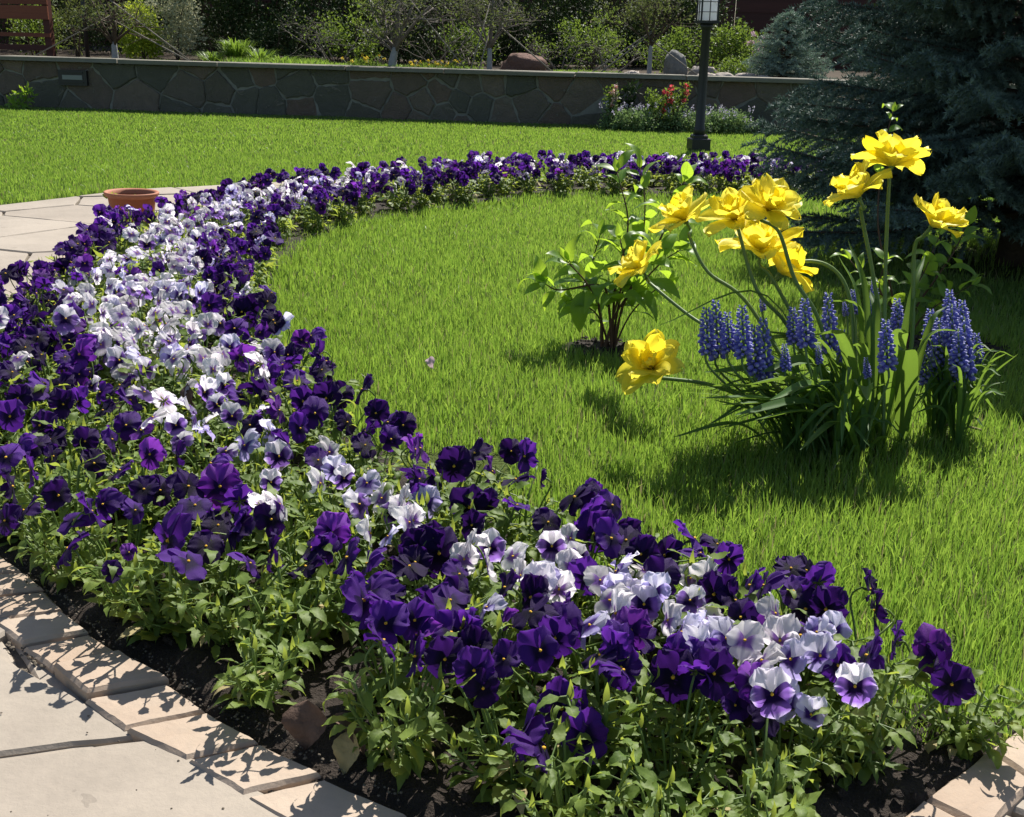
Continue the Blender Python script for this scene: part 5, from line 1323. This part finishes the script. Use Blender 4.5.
MLAB = ['second spike from the left end, the taller of the leftmost pair', 'leftmost spike of all', 'third spike of the left group, slightly lower', 'tall spike in the middle of the left group', 'broad low spike at the right of the left group', 'longest spike closing the left group', 'short spike hidden behind the left group', 'small isolated spike below the left gap', 'first of the three tall middle spikes', 'second of the three tall middle spikes', 'tallest middle spike, straight under the arched tulip stem', 'short low spike right of the tallest middle one', 'tiny spike at the foot of the tallest middle one', 'distant spike seen behind the middle group', 'distant spike nearest the two upright tulip stems', 'dim spike between two tulip leaves', 'lone tall spike left of the broad tulip leaf', 'dim spike behind the lone tall one', 'lowest spike of the middle of the clump', 'dim short spike behind the tall middle ones',
        'topmost spike of the right group', 'upper left spike of the right group', 'left inner spike of the right group', 'upper centre spike of the right group', 'upper right spike of the right group', 'longest spike of the right group', 'rightmost spike of all', 'bushy front spike at the left of the right group', 'lower left spike of the right group', 'lowest spike of the right group', 'central front spike of the right group', 'inner right spike of the right group']
for i, (u, v0, v1) in enumerate(MU):
    px = 640 + u / 2.844; y0 = 180 + v0 / 2.844; y1 = 180 + v1 / 2.844
    right = px > 915
    dim = i in (6, 13, 14, 15, 17, 19)
    bpx = (px * .35 + 945 * .65 if right else px * .42 + 855 * .58) + RFL.uniform(-12, 12); bsy = (446 if right else 452) + RFL.uniform(-16, 10)
    if dim: bsy = 425
    root = gp(bpx, bsy); zr = proj(root)[2]; z = zr + (-.10 if not right and px < 780 else -.05) + (0.06 if dim else 0)
    top = pt(px, y0, z); bot = pt(px + (1 if right else 2), y1, z)
    t = thing('grape_hyacinth', root, 'blue grape hyacinth, ' + MLAB[i], 'grape hyacinth', 'blue grape hyacinths in the tulip clump')
    L = (top - bot).length; d = (top - bot).normalized()
    o = link('flower_spike', SPK[i % 4], t); ws = .105 / L if L < .1 else 1.0; w3 = L * max(.85, min(1.15, .108 / L))
    o.matrix_local = Matrix.Translation(bot - root) @ d.to_track_quat('Z', 'Y').to_matrix().to_4x4() @ Matrix.Diagonal((w3, w3, L, 1))
    b0 = bot - root; pts = spline([b0 + d * .01, b0 - d * .03, b0 * .45 + Vector((0, 0, b0.z * .0 + .0)), Vector((0, 0, -.01))], 5); mb = MB(); tube(mb, pts, .0026, 6, 0, (0, 0, .5)); link('stem', mb.mesh('stem', [M['tulip_stem']]), t)
    for k in range(RFL.choice((7, 8, 9))):
        a = RFL.uniform(0, 6.28); r = RFL.uniform(.10, .22) if not right else RFL.uniform(.04, .13); bias = Vector((-.10, -.01, 0)) if not right else Vector((-.01, -.02, .03))
        tip = root + Vector((math.cos(a) * r, math.sin(a) * r * .8, RFL.uniform(.03, .21))) + bias
        strap(t, root, tip, RFL.uniform(.03, .12), RFL.uniform(.008, .016))
# withered straw-coloured strap at the right foot of the clump
t = thing('dry_stalk', gp(930, 408 + 30), 'dry straw coloured stalk lying right of the clump foot', 'stalk')
mb = MB(); tube(mb, spline([(0, 0, .03), (.06, 0, .035), (.12, .01, .02)], 4), [.003] * 9, 5); link('stalk', mb.mesh('stalk', [M['dry_leaf']]), t)

# ------------------------------------------------------------------ leafy shrubs beside the tulips
def leafy_shrub(root_px, shoots, label, seed, sizes, z0=None):
    rr = random.Random(seed); random.seed(seed); root = gp(*root_px); zr = proj(root)[2]
    t = thing('leafy_shrub', root, label, 'shrub')
    for (pp, rad, first, sz, gap) in shoots:
        zz = zr + rr.uniform(-.1, .1)
        pts = [Vector((rr.uniform(-.02, .02), rr.uniform(-.02, .02), -.01))] + [pt(a, b, zr + (zz - zr) * (k + 1) / len(pp)) - root for k, (a, b) in enumerate(pp)]
        sl = spline(pts, 8); mb = MB(); n = len(sl)
        tube(mb, sl, [rad * .72 * (1.1 - .75 * k / n) for k in range(n)], 7, 0, (0, 0, .5)); so = link('shoot', mb.mesh('shoot', [M['woody']]), t)
        # leaves in opposite pairs
        acc = 0; last = 0; ln = MB(); turn = rr.uniform(0, 3.14); tot = sum((sl[k + 1] - sl[k]).length for k in range(n - 1)); run = 0
        for k in range(1, n):
            run += (sl[k] - sl[k - 1]).length; acc += (sl[k] - sl[k - 1]).length
            if run / tot < first * .8: acc = 0; continue
            if acc >= gap * .95 or k == n - 1:
                acc = 0; turn += 1.57 + rr.uniform(-.3, .3); tg = (sl[k] - sl[k - 1]).normalized(); u = tg.cross(Vector((.3, .9, .1))).normalized(); v = tg.cross(u)
                end = run / tot
                for sd in (0, math.pi):
                    e = (u * math.cos(turn + sd) + v * math.sin(turn + sd)); L = sz * 1.22 * rr.uniform(.6, 1.25) * (1.0 if end < .8 else .75)
                    d = (e * .8 + tg * (.35 if end < .85 else .9) + Vector((0, 0, rr.uniform(-.15, .25)))).normalized(); p0 = sl[k]
                    tube(ln, [p0, p0 + d * L * .14], .0014, 4, 1, (0, 0, .5), False)
                    leaf_blade(ln, p0 + d * L * .13, d, (rr.uniform(-.5, .5), rr.uniform(-.7, .3), 1), L, L * rr.uniform(.48, .60), 0, rr.random(), 9, rr.uniform(.15, .45), rr.uniform(.2, 1.1), 'ovate', 0, .03)
                if k == n - 1:
                    leaf_blade(ln, sl[k], tg + Vector((0, 0, .4)), (0, -1, .2), sz * .6, sz * .3, 0, .9, 8, .4, .1)
        lo_ = link('leaves', ln.mesh('leaves', [M['shrub_leaf'], M['pansy_stem']]), so)
    return t
leafy_shrub((607, 352), [
    ([(600, 310), (588, 285), (568, 262)], .006, .45, .085, .035), ([(608, 300), (598, 285), (560, 290), (545, 284)], .006, .5, .09, .035),
    ([(615, 290), (628, 225), (617, 172)], .006, .35, .075, .045), ([(620, 300), (640, 250), (645, 205), (640, 168)], .005, .4, .07, .045),
    ([(625, 300), (655, 250), (672, 210), (684, 182)], .006, .4, .08, .045), ([(618, 310), (640, 285), (662, 262), (680, 250)], .005, .4, .085, .035),
    ([(600, 320), (585, 305), (572, 300)], .004, .4, .07, .035), ([(612, 320), (625, 270), (620, 240)], .006, .4, .085, .04), ([(600, 315), (592, 270), (600, 235)], .005, .5, .085, .04), ([(630, 315), (655, 290), (668, 285)], .004, .5, .07, .04)],
    'leafy green shrub with brown stems left of the tulips', 31, None)
leafy_shrub((905, 352), [
    ([(893, 300), (878, 225), (884, 150), (893, 112)], .005, .86, .055, .035), ([(915, 310), (935, 280), (955, 250), (965, 228)], .005, .4, .07, .035),
    ([(920, 320), (945, 300), (972, 285)], .004, .4, .06, .035), ([(905, 310), (925, 270), (940, 235)], .004, .4, .065, .04), ([(895, 310), (870, 285), (850, 260)], .004, .5, .06, .04), ([(900, 320), (880, 290), (885, 262)], .004, .5, .06, .04)],
    'leafy green shrub behind the tulips with one tall bare stem', 37, None)
print('objects', len(bpy.data.objects))

_c = {}
for o in bpy.data.objects:
    if o.parent is None and o.get('label'):
        _c.setdefault(o['label'], []).append(o.name)
        n_ = len(o['label'].replace(',', ' ').split())
        if n_ > 16 or n_ < 4: print('LABEL', n_, o.name, o['label'])
print('dups', [(k, len(v)) for k, v in _c.items() if len(v) > 1])
